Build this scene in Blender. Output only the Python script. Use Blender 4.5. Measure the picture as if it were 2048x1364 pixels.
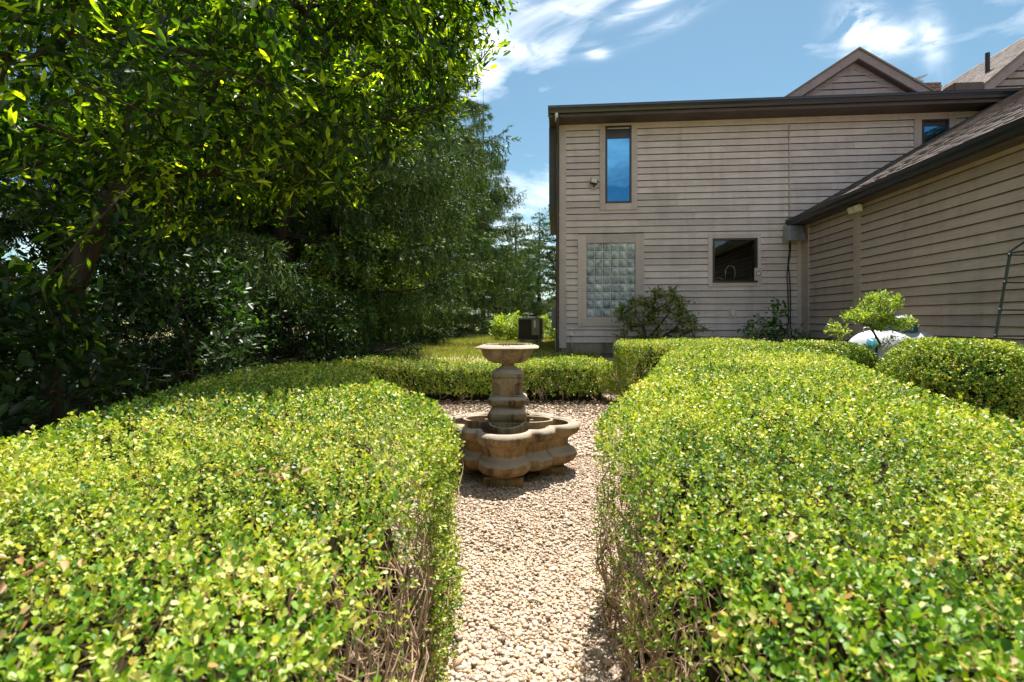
import bpy, bmesh, math, random
import numpy as np
from mathutils import Vector, Matrix
R = math.radians
sc = bpy.context.scene
for o in list(bpy.data.objects): bpy.data.objects.remove(o)
col = sc.collection

# ------------------------------------------------------------------ camera
EYE = 1.3
F = 1000.0                                     # focal length in photo pixels (2048 wide)
cam = bpy.data.cameras.new("camera"); cam_ob = bpy.data.objects.new("camera", cam); col.objects.link(cam_ob)
cam_ob.location = (0, 0, EYE); cam_ob.rotation_euler = (R(90), 0, 0)
cam.sensor_width = 36; cam.lens = 36 * F / 2048; cam.shift_y = -42 / 2048
cam.clip_start = 0.05; cam.clip_end = 2000
cam.dof.use_dof = True; cam.dof.focus_distance = 4.6; cam.dof.aperture_fstop = 5.0
sc.camera = cam_ob

# ------------------------------------------------------------------ sun and sky
FILL_CLOUD_OFF, FILL_CLOUD_T = (7.0, 7.7, 2.7), .476
SUN_EL, SUN_AZ = 66.0, 20.0                    # azimuth measured from +Y towards +X
world = bpy.data.worlds.new("World"); sc.world = world; world.use_nodes = True
def build_world():
    nt = world.node_tree; nt.nodes.clear()
    N = lambda t: nt.nodes.new(t)
    def math_(op, a, b=None, c=None):
        n = N("ShaderNodeMath"); n.operation = op
        for i, v in enumerate((a, b, c)):
            if v is None: continue
            if isinstance(v, (int, float)): n.inputs[i].default_value = v
            else: nt.links.new(v, n.inputs[i])
        return n.outputs[0]
    out = N("ShaderNodeOutputWorld"); bg = N("ShaderNodeBackground"); bg.inputs[1].default_value = 0.14
    sky = N("ShaderNodeTexSky"); sky.sky_type = 'NISHITA'; sky.sun_disc = False
    sky.sun_elevation = R(SUN_EL); sky.sun_rotation = R(SUN_AZ)
    sky.altitude = 200; sky.air_density = 1.0; sky.dust_density = 0.6; sky.ozone_density = 1.4
    tc = N("ShaderNodeTexCoord"); sep = N("ShaderNodeSeparateXYZ"); nt.links.new(tc.outputs["Generated"], sep.inputs[0])
    x, y, z = sep.outputs
    az = math_('ARCTAN2', x, y); el = math_('ARCSINE', z)
    cmb = N("ShaderNodeCombineXYZ"); nt.links.new(az, cmb.inputs[0]); nt.links.new(el, cmb.inputs[1])
    def noise(scale, detail, sx, sy, rot, dist=0.0, off=0.0):
        mp = N("ShaderNodeMapping"); mp.inputs["Rotation"].default_value = (0, 0, R(rot)); mp.inputs["Scale"].default_value = (sx, sy, 1)
        mp.inputs["Location"].default_value = (off, off, 0)
        nt.links.new(cmb.outputs[0], mp.inputs[0])
        n = N("ShaderNodeTexNoise"); n.inputs["Scale"].default_value = scale; n.inputs["Detail"].default_value = detail
        n.inputs["Roughness"].default_value = 0.62; n.inputs["Distortion"].default_value = dist
        nt.links.new(mp.outputs[0], n.inputs["Vector"]); return n.outputs["Fac"]
    wisp = noise(3.2, 9, 1.0, 4.2, 14, 1.4)
    puff = noise(9.0, 8, 1.0, 1.9, -20, 0.8, 3.1)
    total = None
    # (px, py) of the cloud's middle in degrees of azimuth and elevation, half-axes and strength
    def dirpx(px, py):
        v = Vector(((px - 1024) / F, 1, (640 - py) / F)).normalized(); return math.atan2(v.x, v.y), math.asin(v.z)
    blobs = [(1060, 100, .070, .013, -2, .35, 0), (1190, 102, .022, .009, -6, .55, 0), (1035, 15, .05, .010, -6, .15, 0), (1150, 22, .045, .010, -8, .35, 0),
             (1290, 12, .07, .010, 12, .38, 0), (1340, 45, .065, .010, 14, .18, 0), (1715, 50, .030, .026, -35, .5, 1),
             (1775, 82, .040, .018, -10, .45, 1), (1862, 70, .014, .04, 10, .3, 1)]
    for px, py, ax, ay, rot, s, kind in blobs:
        a0, e0 = dirpx(px, py)
        da = math_('SUBTRACT', az, a0); de = math_('SUBTRACT', el, e0)
        cr, sr = math.cos(R(rot)), math.sin(R(rot))
        u = math_('ADD', math_('MULTIPLY', da, cr / ax), math_('MULTIPLY', de, sr / ax))
        v = math_('ADD', math_('MULTIPLY', da, -sr / ay), math_('MULTIPLY', de, cr / ay))
        r2 = math_('ADD', math_('MULTIPLY', u, u), math_('MULTIPLY', v, v))
        g = math_('MULTIPLY', math_('EXPONENT', math_('MULTIPLY', r2, -1.0)), s)
        nz = math_('SUBTRACT', wisp if kind == 0 else puff, .36 if kind == 0 else .38)
        g = math_('MULTIPLY', g, math_('MAXIMUM', math_('MULTIPLY', nz, 5.0), 0.0))
        total = g if total is None else math_('ADD', total, g)
    # scattered cloud over the whole dome, mostly out of view, added for ambient fill
    mp = N("ShaderNodeMapping"); mp.inputs["Scale"].default_value = (1, 1, 2.4); mp.inputs["Location"].default_value = FILL_CLOUD_OFF
    nt.links.new(tc.outputs["Generated"], mp.inputs[0])
    cn = N("ShaderNodeTexNoise"); cn.inputs["Scale"].default_value = 2.1; cn.inputs["Detail"].default_value = 7; cn.inputs["Roughness"].default_value = .55; cn.inputs["Distortion"].default_value = .5
    nt.links.new(mp.outputs[0], cn.inputs["Vector"])
    rest = math_('MINIMUM', math_('MAXIMUM', math_('MULTIPLY', math_('SUBTRACT', cn.outputs["Fac"], FILL_CLOUD_T), 3.2), 0.0), 0.62)
    rest = math_('MULTIPLY', rest, math_('MINIMUM', math_('MAXIMUM', math_('MULTIPLY', el, 6.0), 0.0), 1.0))
    total = math_('MINIMUM', math_('ADD', total, rest), 0.92)
    hs = N("ShaderNodeMix"); hs.data_type = 'RGBA'; hs.blend_type = 'MULTIPLY'; hs.inputs["Factor"].default_value = 1.0; nt.links.new(sky.outputs[0], hs.inputs["A"]); hs.inputs["B"].default_value = (.31, .385, .35, 1)
    mix = N("ShaderNodeMix"); mix.data_type = 'RGBA'; nt.links.new(total, mix.inputs["Factor"])
    nt.links.new(hs.outputs["Result"], mix.inputs["A"]); mix.inputs["B"].default_value = (8.6, 8.3, 8.1, 1)
    nt.links.new(mix.outputs["Result"], bg.inputs[0]); nt.links.new(bg.outputs[0], out.inputs[0])
build_world()
sun = bpy.data.lights.new("sun", 'SUN'); sun.energy = 4.2; sun.angle = R(0.55); sun.color = (1, .95, .86)
sun_ob = bpy.data.objects.new("sun", sun); col.objects.link(sun_ob)
sd = Vector((math.sin(R(SUN_AZ)) * math.cos(R(SUN_EL)), math.cos(R(SUN_AZ)) * math.cos(R(SUN_EL)), math.sin(R(SUN_EL))))
sun_ob.rotation_euler = sd.to_track_quat('Z', 'Y').to_euler(); sun_ob.location = sd * 60
sc.view_settings.view_transform = 'Standard'; sc.view_settings.look = 'None'
sc.view_settings.exposure = 1.46; sc.view_settings.gamma = 1; sc.view_settings.use_curve_mapping = False
sc.render.engine = 'CYCLES'
cy = sc.cycles
cy.max_bounces = 6; cy.diffuse_bounces = 3; cy.glossy_bounces = 3; cy.transmission_bounces = 4; cy.transparent_max_bounces = 6
cy.caustics_reflective = False; cy.caustics_refractive = False
cy.use_denoising = True; cy.use_adaptive_sampling = True; cy.adaptive_threshold = 0.02
cy.sample_clamp_indirect = 6

# ------------------------------------------------------------------ helpers
def tag(o, label=None, cat=None, group=None, kind=None):
    for k, v in (("label", label), ("category", cat), ("group", group), ("kind", kind)):
        if v: o[k] = v
    return o
def empty(name, loc, rz=0.0):
    o = bpy.data.objects.new(name, None); col.objects.link(o); o.location = loc; o.rotation_euler = (0, 0, rz); o.empty_display_size = .2
    return o
def link(name, me, mat=None, parent=None, loc=(0, 0, 0)):
    o = bpy.data.objects.new(name, me); col.objects.link(o); o.location = loc
    if mat is not None and not me.materials: me.materials.append(mat)
    if parent is not None: o.parent = parent
    return o
def mesh_np(name, V, Fc, mat, parent=None, rnd=None, smooth=False, loc=(0, 0, 0)):
    V = np.ascontiguousarray(V, dtype=np.float32).reshape(-1, 3); Fc = np.ascontiguousarray(Fc, dtype=np.int32)
    m, k = Fc.shape
    me = bpy.data.meshes.new(name); me.vertices.add(len(V)); me.vertices.foreach_set("co", V.ravel())
    me.loops.add(m * k); me.loops.foreach_set("vertex_index", Fc.ravel())
    me.polygons.add(m); me.polygons.foreach_set("loop_start", np.arange(0, m * k, k, dtype=np.int32))
    if smooth: me.polygons.foreach_set("use_smooth", np.ones(m, dtype=bool))
    me.update(calc_edges=True)
    if rnd is not None:
        at = me.attributes.new("rnd", 'FLOAT', 'FACE'); at.data.foreach_set("value", np.ascontiguousarray(rnd, dtype=np.float32))
    return link(name, me, mat, parent, loc)
class MB:
    """collects simple shapes, build() links them as one mesh object"""
    def __init__(s): s.v = []; s.f = []
    def add(s, vs, fs):
        b = len(s.v); s.v += [tuple(v) for v in vs]; s.f += [tuple(b + i for i in f) for f in fs]; return s
    def box(s, x0, x1, y0, y1, z0, z1, M=None):
        vs = [Vector((x, y, z)) for z in (z0, z1) for y in (y0, y1) for x in (x0, x1)]
        if M is not None: vs = [M @ v for v in vs]
        return s.add(vs, [(0, 2, 3, 1), (4, 5, 7, 6), (0, 1, 5, 4), (2, 6, 7, 3), (0, 4, 6, 2), (1, 3, 7, 5)])
    def prism(s, poly, y0, y1, axis='y'):
        """poly of (a, z) extruded along y (axis 'y': a = x) or along x (axis 'x': a = y) or z (axis 'z')"""
        n = len(poly)
        if axis == 'y': vs = [(a, y0, b) for a, b in poly] + [(a, y1, b) for a, b in poly]
        elif axis == 'x': vs = [(y0, a, b) for a, b in poly] + [(y1, a, b) for a, b in poly]
        else: vs = [(a, b, y0) for a, b in poly] + [(a, b, y1) for a, b in poly]
        fs = [tuple(range(n - 1, -1, -1)), tuple(range(n, 2 * n))] + [(i, (i + 1) % n, n + (i + 1) % n, n + i) for i in range(n)]
        return s.add(vs, fs)
    def tube(s, pts, rad, n=8, cap=True):
        pts = [Vector(p) for p in pts]; m = len(pts)
        if not isinstance(rad, (list, tuple)): rad = [rad] * m
        up = Vector((0, 0, 1)); vs = []
        for i, p in enumerate(pts):
            t = (pts[min(i + 1, m - 1)] - pts[max(i - 1, 0)]).normalized()
            a = t.cross(up if abs(t.z) < .95 else Vector((1, 0, 0))).normalized(); b = t.cross(a)
            for k in range(n):
                w = 2 * math.pi * k / n; vs.append(p + (a * math.cos(w) + b * math.sin(w)) * rad[i])
        fs = [(i * n + k, i * n + (k + 1) % n, (i + 1) * n + (k + 1) % n, (i + 1) * n + k) for i in range(m - 1) for k in range(n)]
        if cap: fs += [tuple(range(n - 1, -1, -1)), tuple(range((m - 1) * n, m * n))]
        return s.add(vs, fs)
    def lathe(s, prof, n=24, M=None):
        vs = []; m = len(prof)
        for r, z in prof:
            for k in range(n):
                w = 2 * math.pi * k / n; v = Vector((r * math.cos(w), r * math.sin(w), z)); vs.append(M @ v if M is not None else v)
        fs = [(i * n + k, i * n + (k + 1) % n, (i + 1) * n + (k + 1) % n, (i + 1) * n + k) for i in range(m - 1) for k in range(n)]
        fs += [tuple(range(n - 1, -1, -1)), tuple(range((m - 1) * n, m * n))]
        return s.add(vs, fs)
    def build(s, name, mat, parent=None, smooth=False, loc=(0, 0, 0), bevel=0, autos=None):
        me = bpy.data.meshes.new(name); me.from_pydata(s.v, [], s.f); me.update()
        bm = bmesh.new(); bm.from_mesh(me); bmesh.ops.recalc_face_normals(bm, faces=bm.faces)
        if bevel: bmesh.ops.bevel(bm, geom=list(bm.edges), offset=bevel, segments=2, affect='EDGES', clamp_overlap=True)
        bm.to_mesh(me); bm.free()
        if smooth:
            me.polygons.foreach_set("use_smooth", [True] * len(me.polygons))
            if autos: me.set_sharp_from_angle(angle=R(autos))
        return link(name, me, mat, parent, loc)
def unit(v): return v / np.maximum(np.linalg.norm(v, axis=-1, keepdims=True), 1e-9)
def sstep(a, b, x):
    t = np.clip((np.asarray(x, float) - a) / (b - a), 0, 1); return t * t * (3 - 2 * t)

# ------------------------------------------------------------------ materials
def new_mat(name):
    m = bpy.data.materials.new(name); m.use_nodes = True; nt = m.node_tree; nt.nodes.clear()
    out = nt.nodes.new("ShaderNodeOutputMaterial"); p = nt.nodes.new("ShaderNodeBsdfPrincipled"); nt.links.new(p.outputs[0], out.inputs[0])
    return m, nt, p, out
def ramp(nt, fac, stops, interp='LINEAR'):
    r = nt.nodes.new("ShaderNodeValToRGB"); r.color_ramp.interpolation = interp
    els = r.color_ramp.elements
    while len(els) < len(stops): els.new(0.5)
    for e, (p, c) in zip(els, stops): e.position = p; e.color = (*c, 1)
    nt.links.new(fac, r.inputs[0]); return r.outputs[0]
def pos_noise(nt, scale, detail=4, rough=.6, stretch=(1, 1, 1), dist=0.0, obj=False):
    g = nt.nodes.new("ShaderNodeTexCoord" if obj else "ShaderNodeNewGeometry"); mp = nt.nodes.new("ShaderNodeMapping"); mp.inputs["Scale"].default_value = stretch
    nt.links.new(g.outputs["Object" if obj else "Position"], mp.inputs[0])
    n = nt.nodes.new("ShaderNodeTexNoise"); n.inputs["Scale"].default_value = scale; n.inputs["Detail"].default_value = detail
    n.inputs["Roughness"].default_value = rough; n.inputs["Distortion"].default_value = dist; nt.links.new(mp.outputs[0], n.inputs["Vector"])
    return n.outputs["Fac"]
def bump(nt, p, h, strength, dist=.01):
    b = nt.nodes.new("ShaderNodeBump"); b.inputs["Strength"].default_value = strength; b.inputs["Distance"].default_value = dist
    nt.links.new(h, b.inputs["Height"]); nt.links.new(b.outputs[0], p.inputs["Normal"])
def mixc(nt, fac, a, b, mode='MIX'):
    m = nt.nodes.new("ShaderNodeMix"); m.data_type = 'RGBA'; m.blend_type = mode
    for s, v in (("Factor", fac), ("A", a), ("B", b)):
        if isinstance(v, (int, float)): m.inputs[s].default_value = v
        elif isinstance(v, tuple): m.inputs[s].default_value = (*v, 1)
        else: nt.links.new(v, m.inputs[s])
    return m.outputs["Result"]
def noise_mat(name, stops, scale, rough=.8, detail=5, stretch=(1, 1, 1), bmp=0, bscale=None, spec=.5, bdist=.01, metallic=0, objspace=False):
    m, nt, p, out = new_mat(name)
    f = pos_noise(nt, scale, detail, stretch=stretch, obj=objspace)
    nt.links.new(ramp(nt, f, stops), p.inputs["Base Color"]); p.inputs["Roughness"].default_value = rough
    p.inputs["Specular IOR Level"].default_value = spec; p.inputs["Metallic"].default_value = metallic
    if bmp: bump(nt, p, pos_noise(nt, bscale or scale * 4, 4, stretch=stretch, obj=objspace), bmp, bdist)
    return m
def leaf_mat(name, stops, trans=.35, rough=.38, tcol=(1.25, 1.35, .55), spec=.5):
    m, nt, p, out = new_mat(name)
    a = nt.nodes.new("ShaderNodeAttribute"); a.attribute_name = "rnd"
    c = ramp(nt, a.outputs["Fac"], stops)
    nt.links.new(c, p.inputs["Base Color"]); p.inputs["Roughness"].default_value = rough; p.inputs["Specular IOR Level"].default_value = spec
    t = nt.nodes.new("ShaderNodeBsdfTranslucent"); nt.links.new(mixc(nt, 1.0, c, tcol, 'MULTIPLY'), t.inputs[0])
    mx = nt.nodes.new("ShaderNodeMixShader"); mx.inputs[0].default_value = trans
    nt.links.new(p.outputs[0], mx.inputs[1]); nt.links.new(t.outputs[0], mx.inputs[2]); nt.links.new(mx.outputs[0], out.inputs[0])
    return m
M = {}
M['box_leaf'] = leaf_mat("box_leaf", [(0, (.040, .125, .010)), (.35, (.125, .27, .016)), (.62, (.28, .42, .026)), (.84, (.58, .61, .16)), (.93, (.60, .50, .28)), (.97, (.45, .28, .12)), (1, (.50, .26, .09))], .36, .45, (1.4, 1.25, .4), .48)
M['box_leaf_far'] = leaf_mat("box_leaf_far", [(0, (.040, .120, .010)), (.4, (.175, .30, .018)), (.75, (.44, .53, .05)), (.92, (.66, .62, .19)), (1, (.48, .34, .17))], .34, .46, (1.4, 1.25, .4), .48)
M['tree_leaf'] = leaf_mat("tree_leaf", [(0, (.006, .022, .004)), (.45, (.028, .074, .006)), (.75, (.105, .185, .011)), (1, (.34, .44, .03))], .6, .36, (2.8, 2.6, .4))
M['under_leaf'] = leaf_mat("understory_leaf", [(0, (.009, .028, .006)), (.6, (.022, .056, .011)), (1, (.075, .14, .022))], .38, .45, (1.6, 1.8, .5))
M['rhodo_leaf'] = leaf_mat("rhododendron_leaf", [(0, (.09, .15, .035)), (.55, (.20, .27, .065)), (.85, (.34, .36, .11)), (1, (.42, .27, .12))], .35, .4, (1.3, 1.3, .5))
M['weed_leaf'] = leaf_mat("weed_leaf", [(0, (.05, .12, .03)), (.7, (.12, .23, .05)), (1, (.26, .36, .08))], .35, .4)
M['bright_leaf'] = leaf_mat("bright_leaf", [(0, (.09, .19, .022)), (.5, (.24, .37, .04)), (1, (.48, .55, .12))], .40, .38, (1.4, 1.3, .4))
M['spruce_needle'] = leaf_mat("spruce_needle", [(0, (.014, .036, .010)), (.5, (.062, .115, .028)), (.9, (.19, .27, .060)), (1, (.28, .34, .085))], .12, .6, (1.4, 1.5, .5), .25)
M['grass'] = leaf_mat("grass_blade", [(0, (.15, .20, .035)), (.5, (.28, .30, .06)), (1, (.46, .40, .16))], .3, .5)
M['dry_leaf'] = leaf_mat("dry_leaf", [(0, (.20, .09, .03)), (.6, (.42, .24, .10)), (1, (.55, .38, .2))], .3, .5, (1.2, 1, .7))
M['litter'] = leaf_mat("litter_leaf", [(0, (.05, .035, .02)), (.7, (.14, .095, .055)), (1, (.26, .19, .11))], .15, .7, (1.1, 1, .8), .2)
M['bark'] = noise_mat("bark", [(.3, (.028, .021, .016)), (.7, (.075, .058, .045))], 14, .95, stretch=(1, 1, .25), bmp=.6, bscale=30, spec=.1)
M['twig'] = noise_mat("twig_bark", [(.3, (.20, .13, .075)), (.7, (.50, .35, .22))], 40, .85, stretch=(1, 1, .3))
M['hedge_core'] = noise_mat("hedge_core_twig_shade", [(.3, (.008, .009, .004)), (.7, (.035, .028, .014))], 60, .95, spec=0)
def pebble_mat():
    m, nt, p, out = new_mat("pebble")
    a = nt.nodes.new("ShaderNodeAttribute"); a.attribute_name = "rnd"
    c = ramp(nt, a.outputs["Fac"], [(0, (.17, .135, .11)), (.06, (.36, .295, .24)), (.22, (.47, .35, .25)), (.5, (.53, .40, .295)), (.8, (.61, .51, .41)), (.9, (.46, .28, .17)), (.97, (.56, .40, .24)), (1, (.25, .21, .19))])
    n = pos_noise(nt, 120, 3)
    nt.links.new(mixc(nt, .3, c, ramp(nt, n, [(.3, (.6, .55, .5)), (.7, (1, 1, 1))]), 'MULTIPLY'), p.inputs["Base Color"]); p.inputs["Roughness"].default_value = .6
    return m
M['pebble'] = pebble_mat()
def gravel_bed():
    m, nt, p, out = new_mat("gravel_bed")
    g = nt.nodes.new("ShaderNodeNewGeometry"); v = nt.nodes.new("ShaderNodeTexVoronoi"); v.inputs["Scale"].default_value = 42
    nt.links.new(g.outputs["Position"], v.inputs["Vector"])
    sp = nt.nodes.new("ShaderNodeSeparateColor"); nt.links.new(v.outputs["Color"], sp.inputs[0])
    c = ramp(nt, sp.outputs[0], [(0, (.34, .26, .19)), (.4, (.52, .41, .31)), (1, (.62, .53, .42))])
    nt.links.new(mixc(nt, 1.0, c, ramp(nt, v.outputs["Distance"], [(.2, (1, 1, 1)), (.7, (.35, .3, .25))]), 'MULTIPLY'), p.inputs["Base Color"])
    p.inputs["Roughness"].default_value = .9; b = nt.nodes.new("ShaderNodeBump"); b.invert = True; b.inputs["Strength"].default_value = .8; b.inputs["Distance"].default_value = .01
    nt.links.new(v.outputs["Distance"], b.inputs["Height"]); nt.links.new(b.outputs[0], p.inputs["Normal"]); return m
M['gravel_bed'] = gravel_bed()
def lawn_mat():
    m, nt, p, out = new_mat("lawn_soil_and_turf")
    f = pos_noise(nt, .55, 6, .65); f2 = pos_noise(nt, 9, 5)
    a = ramp(nt, f, [(.38, (.30, .215, .13)), (.50, (.36, .315, .12)), (.62, (.24, .27, .06))])
    nt.links.new(mixc(nt, 1.0, a, ramp(nt, f2, [(.25, (.5, .5, .5)), (.75, (1.25, 1.25, 1.2))]), 'MULTIPLY'), p.inputs["Base Color"]); p.inputs["Roughness"].default_value = .95
    bump(nt, p, pos_noise(nt, 30, 4), .6, .03); return m
M['lawn'] = lawn_mat()
M['mulch'] = noise_mat("mulch", [(.3, (.035, .024, .016)), (.55, (.10, .07, .045)), (.75, (.20, .15, .10))], 28, .95, bmp=.8, bscale=40, bdist=.03)
def siding_mat(name, base, var):
    m, nt, p, out = new_mat(name)
    oi = nt.nodes.new("ShaderNodeObjectInfo")
    grain = pos_noise(nt, 7, 7, .7, stretch=(.35, .35, 6)); blot = pos_noise(nt, 1.6, 6, .7, stretch=(1, 1, 2.2)); dark = pos_noise(nt, 26, 3, .6, stretch=(.35, .35, 1.6))
    lo = tuple(c * (1 - var) for c in base); hi = tuple(c * (1 + var) for c in base)
    c = ramp(nt, blot, [(.32, lo), (.68, hi)])
    c = mixc(nt, 1.0, c, ramp(nt, grain, [(.25, (.80, .78, .77)), (.6, (1.0, 1.0, 1.0)), (.8, (1.08, 1.07, 1.05))]), 'MULTIPLY')
    c = mixc(nt, 1.0, c, ramp(nt, oi.outputs["Random"], [(0, (.86, .85, .85)), (.5, (1, 1, 1)), (1, (1.09, 1.08, 1.07))]), 'MULTIPLY')
    c = mixc(nt, 1.0, c, ramp(nt, dark, [(.24, (.62, .58, .56)), (.36, (1, 1, 1))]), 'MULTIPLY')
    run = pos_noise(nt, 5, 5, .65, stretch=(1, 1, .12)); c = mixc(nt, 1.0, c, ramp(nt, run, [(.30, (.86, .85, .84)), (.5, (1, 1, 1)), (.72, (1.04, 1.04, 1.05))]), 'MULTIPLY')
    nt.links.new(c, p.inputs["Base Color"]); p.inputs["Roughness"].default_value = .75; p.inputs["Specular IOR Level"].default_value = .3
    bump(nt, p, grain, .25, .004); return m
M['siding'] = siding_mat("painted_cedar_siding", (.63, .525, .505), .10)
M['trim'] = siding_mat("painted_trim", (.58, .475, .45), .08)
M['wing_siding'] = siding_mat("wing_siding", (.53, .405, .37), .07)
M['lap_shade'] = noise_mat("painted_lap_shade", [(.3, (.035, .026, .022)), (.7, (.085, .062, .052))], 6, .9)  # lap-line shade painted onto the boards' undersides and lower chamfers
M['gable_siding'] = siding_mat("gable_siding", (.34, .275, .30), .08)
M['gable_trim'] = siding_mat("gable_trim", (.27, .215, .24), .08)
M['wall_core'] = noise_mat("wall_core", [(.3, (.10, .08, .065)), (.7, (.13, .10, .085))], 3)
M['gutter'] = noise_mat("gutter_paint", [(.3, (.010, .012, .017)), (.7, (.018, .018, .023))], 3, .30, spec=.6)
M['bay'] = noise_mat("bay_paint", [(.3, (.035, .036, .026)), (.7, (.07, .06, .045))], 2, .6)
M['soffit'] = noise_mat("soffit_paint", [(.3, (.060, .043, .039)), (.7, (.095, .068, .060))], 2, .7)
M['concrete'] = noise_mat("concrete", [(.3, (.12, .10, .075)), (.5, (.24, .20, .15)), (.7, (.34, .30, .23))], 4, .9, stretch=(1, 1, .3), bmp=.3)
def shingle_mat():
    m, nt, p, out = new_mat("asphalt_shingle")
    tc = nt.nodes.new("ShaderNodeTexCoord"); oi = nt.nodes.new("ShaderNodeObjectInfo")
    ad = nt.nodes.new("ShaderNodeVectorMath"); ad.operation = 'MULTIPLY_ADD'; nt.links.new(oi.outputs["Random"], ad.inputs[0])
    ad.inputs[1].default_value = (7.3, 7.3, 7.3); nt.links.new(tc.outputs["Object"], ad.inputs[2])
    w = nt.nodes.new("ShaderNodeTexVoronoi"); w.voronoi_dimensions = '1D'; w.inputs["Scale"].default_value = 5.5
    sp = nt.nodes.new("ShaderNodeSeparateXYZ"); nt.links.new(ad.outputs[0], sp.inputs[0]); nt.links.new(sp.outputs[1], w.inputs["W"])
    s2 = nt.nodes.new("ShaderNodeSeparateColor"); nt.links.new(w.outputs["Color"], s2.inputs[0])
    c = ramp(nt, s2.outputs[0], [(0, (.13, .105, .10)), (.5, (.20, .165, .155)), (1, (.28, .235, .215))])
    g = pos_noise(nt, 90, 3)
    nt.links.new(mixc(nt, 1.0, c, ramp(nt, g, [(.3, (.65, .65, .65)), (.7, (1.2, 1.2, 1.2))]), 'MULTIPLY'), p.inputs["Base Color"]); p.inputs["Roughness"].default_value = .9
    bump(nt, p, g, .5, .01); return m
M['shingle'] = shingle_mat()
M['sash'] = noise_mat("dark_sash", [(.3, (.022, .013, .011)), (.7, (.035, .022, .018))], 5, .4)
def glass_mat(name, tint, refl, body):
    m, nt, p, out = new_mat(name)
    p.inputs["Base Color"].default_value = (*body, 1); p.inputs["Roughness"].default_value = .05
    gl = nt.nodes.new("ShaderNodeBsdfGlossy"); gl.inputs["Color"].default_value = (*tint, 1); gl.inputs["Roughness"].default_value = .01
    bp = nt.nodes.new("ShaderNodeBump"); bp.inputs["Strength"].default_value = .03; bp.inputs["Distance"].default_value = .05
    nt.links.new(pos_noise(nt, 2.2, 2), bp.inputs["Height"]); nt.links.new(bp.outputs[0], gl.inputs["Normal"])
    mx = nt.nodes.new("ShaderNodeMixShader"); mx.inputs[0].default_value = refl
    nt.links.new(p.outputs[0], mx.inputs[1]); nt.links.new(gl.outputs[0], mx.inputs[2]); nt.links.new(mx.outputs[0], out.inputs[0]); return m
M['coated_glass'] = glass_mat("coated_glass", (.10, .34, .58), .80, (.004, .008, .015))
def clear_glass():
    m, nt, p, out = new_mat("clear_glass")
    tr = nt.nodes.new("ShaderNodeBsdfTransparent"); tr.inputs[0].default_value = (.75, .77, .76, 1)
    gl = nt.nodes.new("ShaderNodeBsdfGlossy"); gl.inputs["Roughness"].default_value = .01; gl.inputs["Color"].default_value = (.9, .9, .9, 1)
    mx = nt.nodes.new("ShaderNodeMixShader"); mx.inputs[0].default_value = .045
    nt.links.new(tr.outputs[0], mx.inputs[1]); nt.links.new(gl.outputs[0], mx.inputs[2]); nt.links.new(mx.outputs[0], out.inputs[0]); return m
M['clear_glass'] = clear_glass()
def block_mat():
    m, nt, p, out = new_mat("glass_block")
    tc = nt.nodes.new("ShaderNodeTexCoord"); oi = nt.nodes.new("ShaderNodeObjectInfo")
    n = pos_noise(nt, 6.5, 4, .65)
    c = ramp(nt, n, [(.32, (.20, .225, .23)), (.5, (.50, .54, .55)), (.66, (.78, .80, .80))])
    c = mixc(nt, 1.0, c, ramp(nt, oi.outputs["Random"], [(0, (.7, .72, .74)), (1, (1.15, 1.15, 1.15))]), 'MULTIPLY')
    vm = nt.nodes.new("ShaderNodeVectorMath"); vm.operation = 'DISTANCE'; nt.links.new(tc.outputs["Object"], vm.inputs[0]); vm.inputs[1].default_value = (-.12, 0, -.14)
    c = mixc(nt, 1.0, c, ramp(nt, vm.outputs["Value"], [(.12, (.60, .63, .64)), (.42, (1.15, 1.15, 1.15))]), 'MULTIPLY')  # refracted view painted into the colour: darker blot low on the left
    nt.links.new(c, p.inputs["Base Color"]); p.inputs["Roughness"].default_value = .12; p.inputs["Specular IOR Level"].default_value = .8
    w = nt.nodes.new("ShaderNodeTexWave"); w.inputs["Scale"].default_value = 14; w.inputs["Distortion"].default_value = 2.5; w.bands_direction = 'DIAGONAL'; nt.links.new(tc.outputs["Object"], w.inputs[0])
    bump(nt, p, w.outputs["Fac"], .5, .01); return m
M['glass_block'] = block_mat()
M['mortar'] = noise_mat("block_mortar", [(.3, (.50, .50, .47)), (.7, (.66, .66, .62))], 20, .8)
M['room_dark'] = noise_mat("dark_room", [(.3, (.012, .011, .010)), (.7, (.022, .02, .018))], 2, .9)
M['chrome'] = noise_mat("brushed_nickel", [(.3, (.55, .54, .52)), (.7, (.7, .69, .67))], 5, .25, metallic=1)
M['galv'] = noise_mat("galvanised_flashing", [(.3, (.32, .34, .38)), (.7, (.52, .54, .58))], 9, .38, metallic=.8)
M['black_cable'] = noise_mat("black_cable", [(.3, (.008, .008, .010)), (.7, (.016, .016, .018))], 9, .5)
M['white_plastic'] = noise_mat("white_plastic", [(.3, (.62, .60, .56)), (.7, (.74, .72, .68))], 9, .45)
M['lamp_glass'] = noise_mat("lamp_lens", [(.3, (.55, .52, .42)), (.7, (.72, .68, .56))], 30, .2)
M['ac_dark'] = noise_mat("coil_grille", [(.3, (.006, .006, .008)), (.7, (.012, .012, .014))], 9, .55)
M['ac_grey'] = noise_mat("condenser_cabinet", [(.3, (.16, .165, .18)), (.7, (.21, .215, .23))], 6, .42)
M['tank'] = noise_mat("tank_paint", [(.3, (.46, .47, .52)), (.7, (.56, .57, .62))], 2, .42)
M['tank_blue'] = noise_mat("tank_emblem", [(.3, (.008, .20, .30)), (.7, (.015, .30, .40))], 9, .4)
M['dome_blue'] = noise_mat("valve_dome_paint", [(.3, (.04, .08, .13)), (.7, (.07, .12, .18))], 6, .5)
M['trellis'] = noise_mat("green_coated_tube", [(.3, (.010, .016, .014)), (.6, (.03, .045, .04)), (.8, (.12, .14, .13))], 25, .45)
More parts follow.
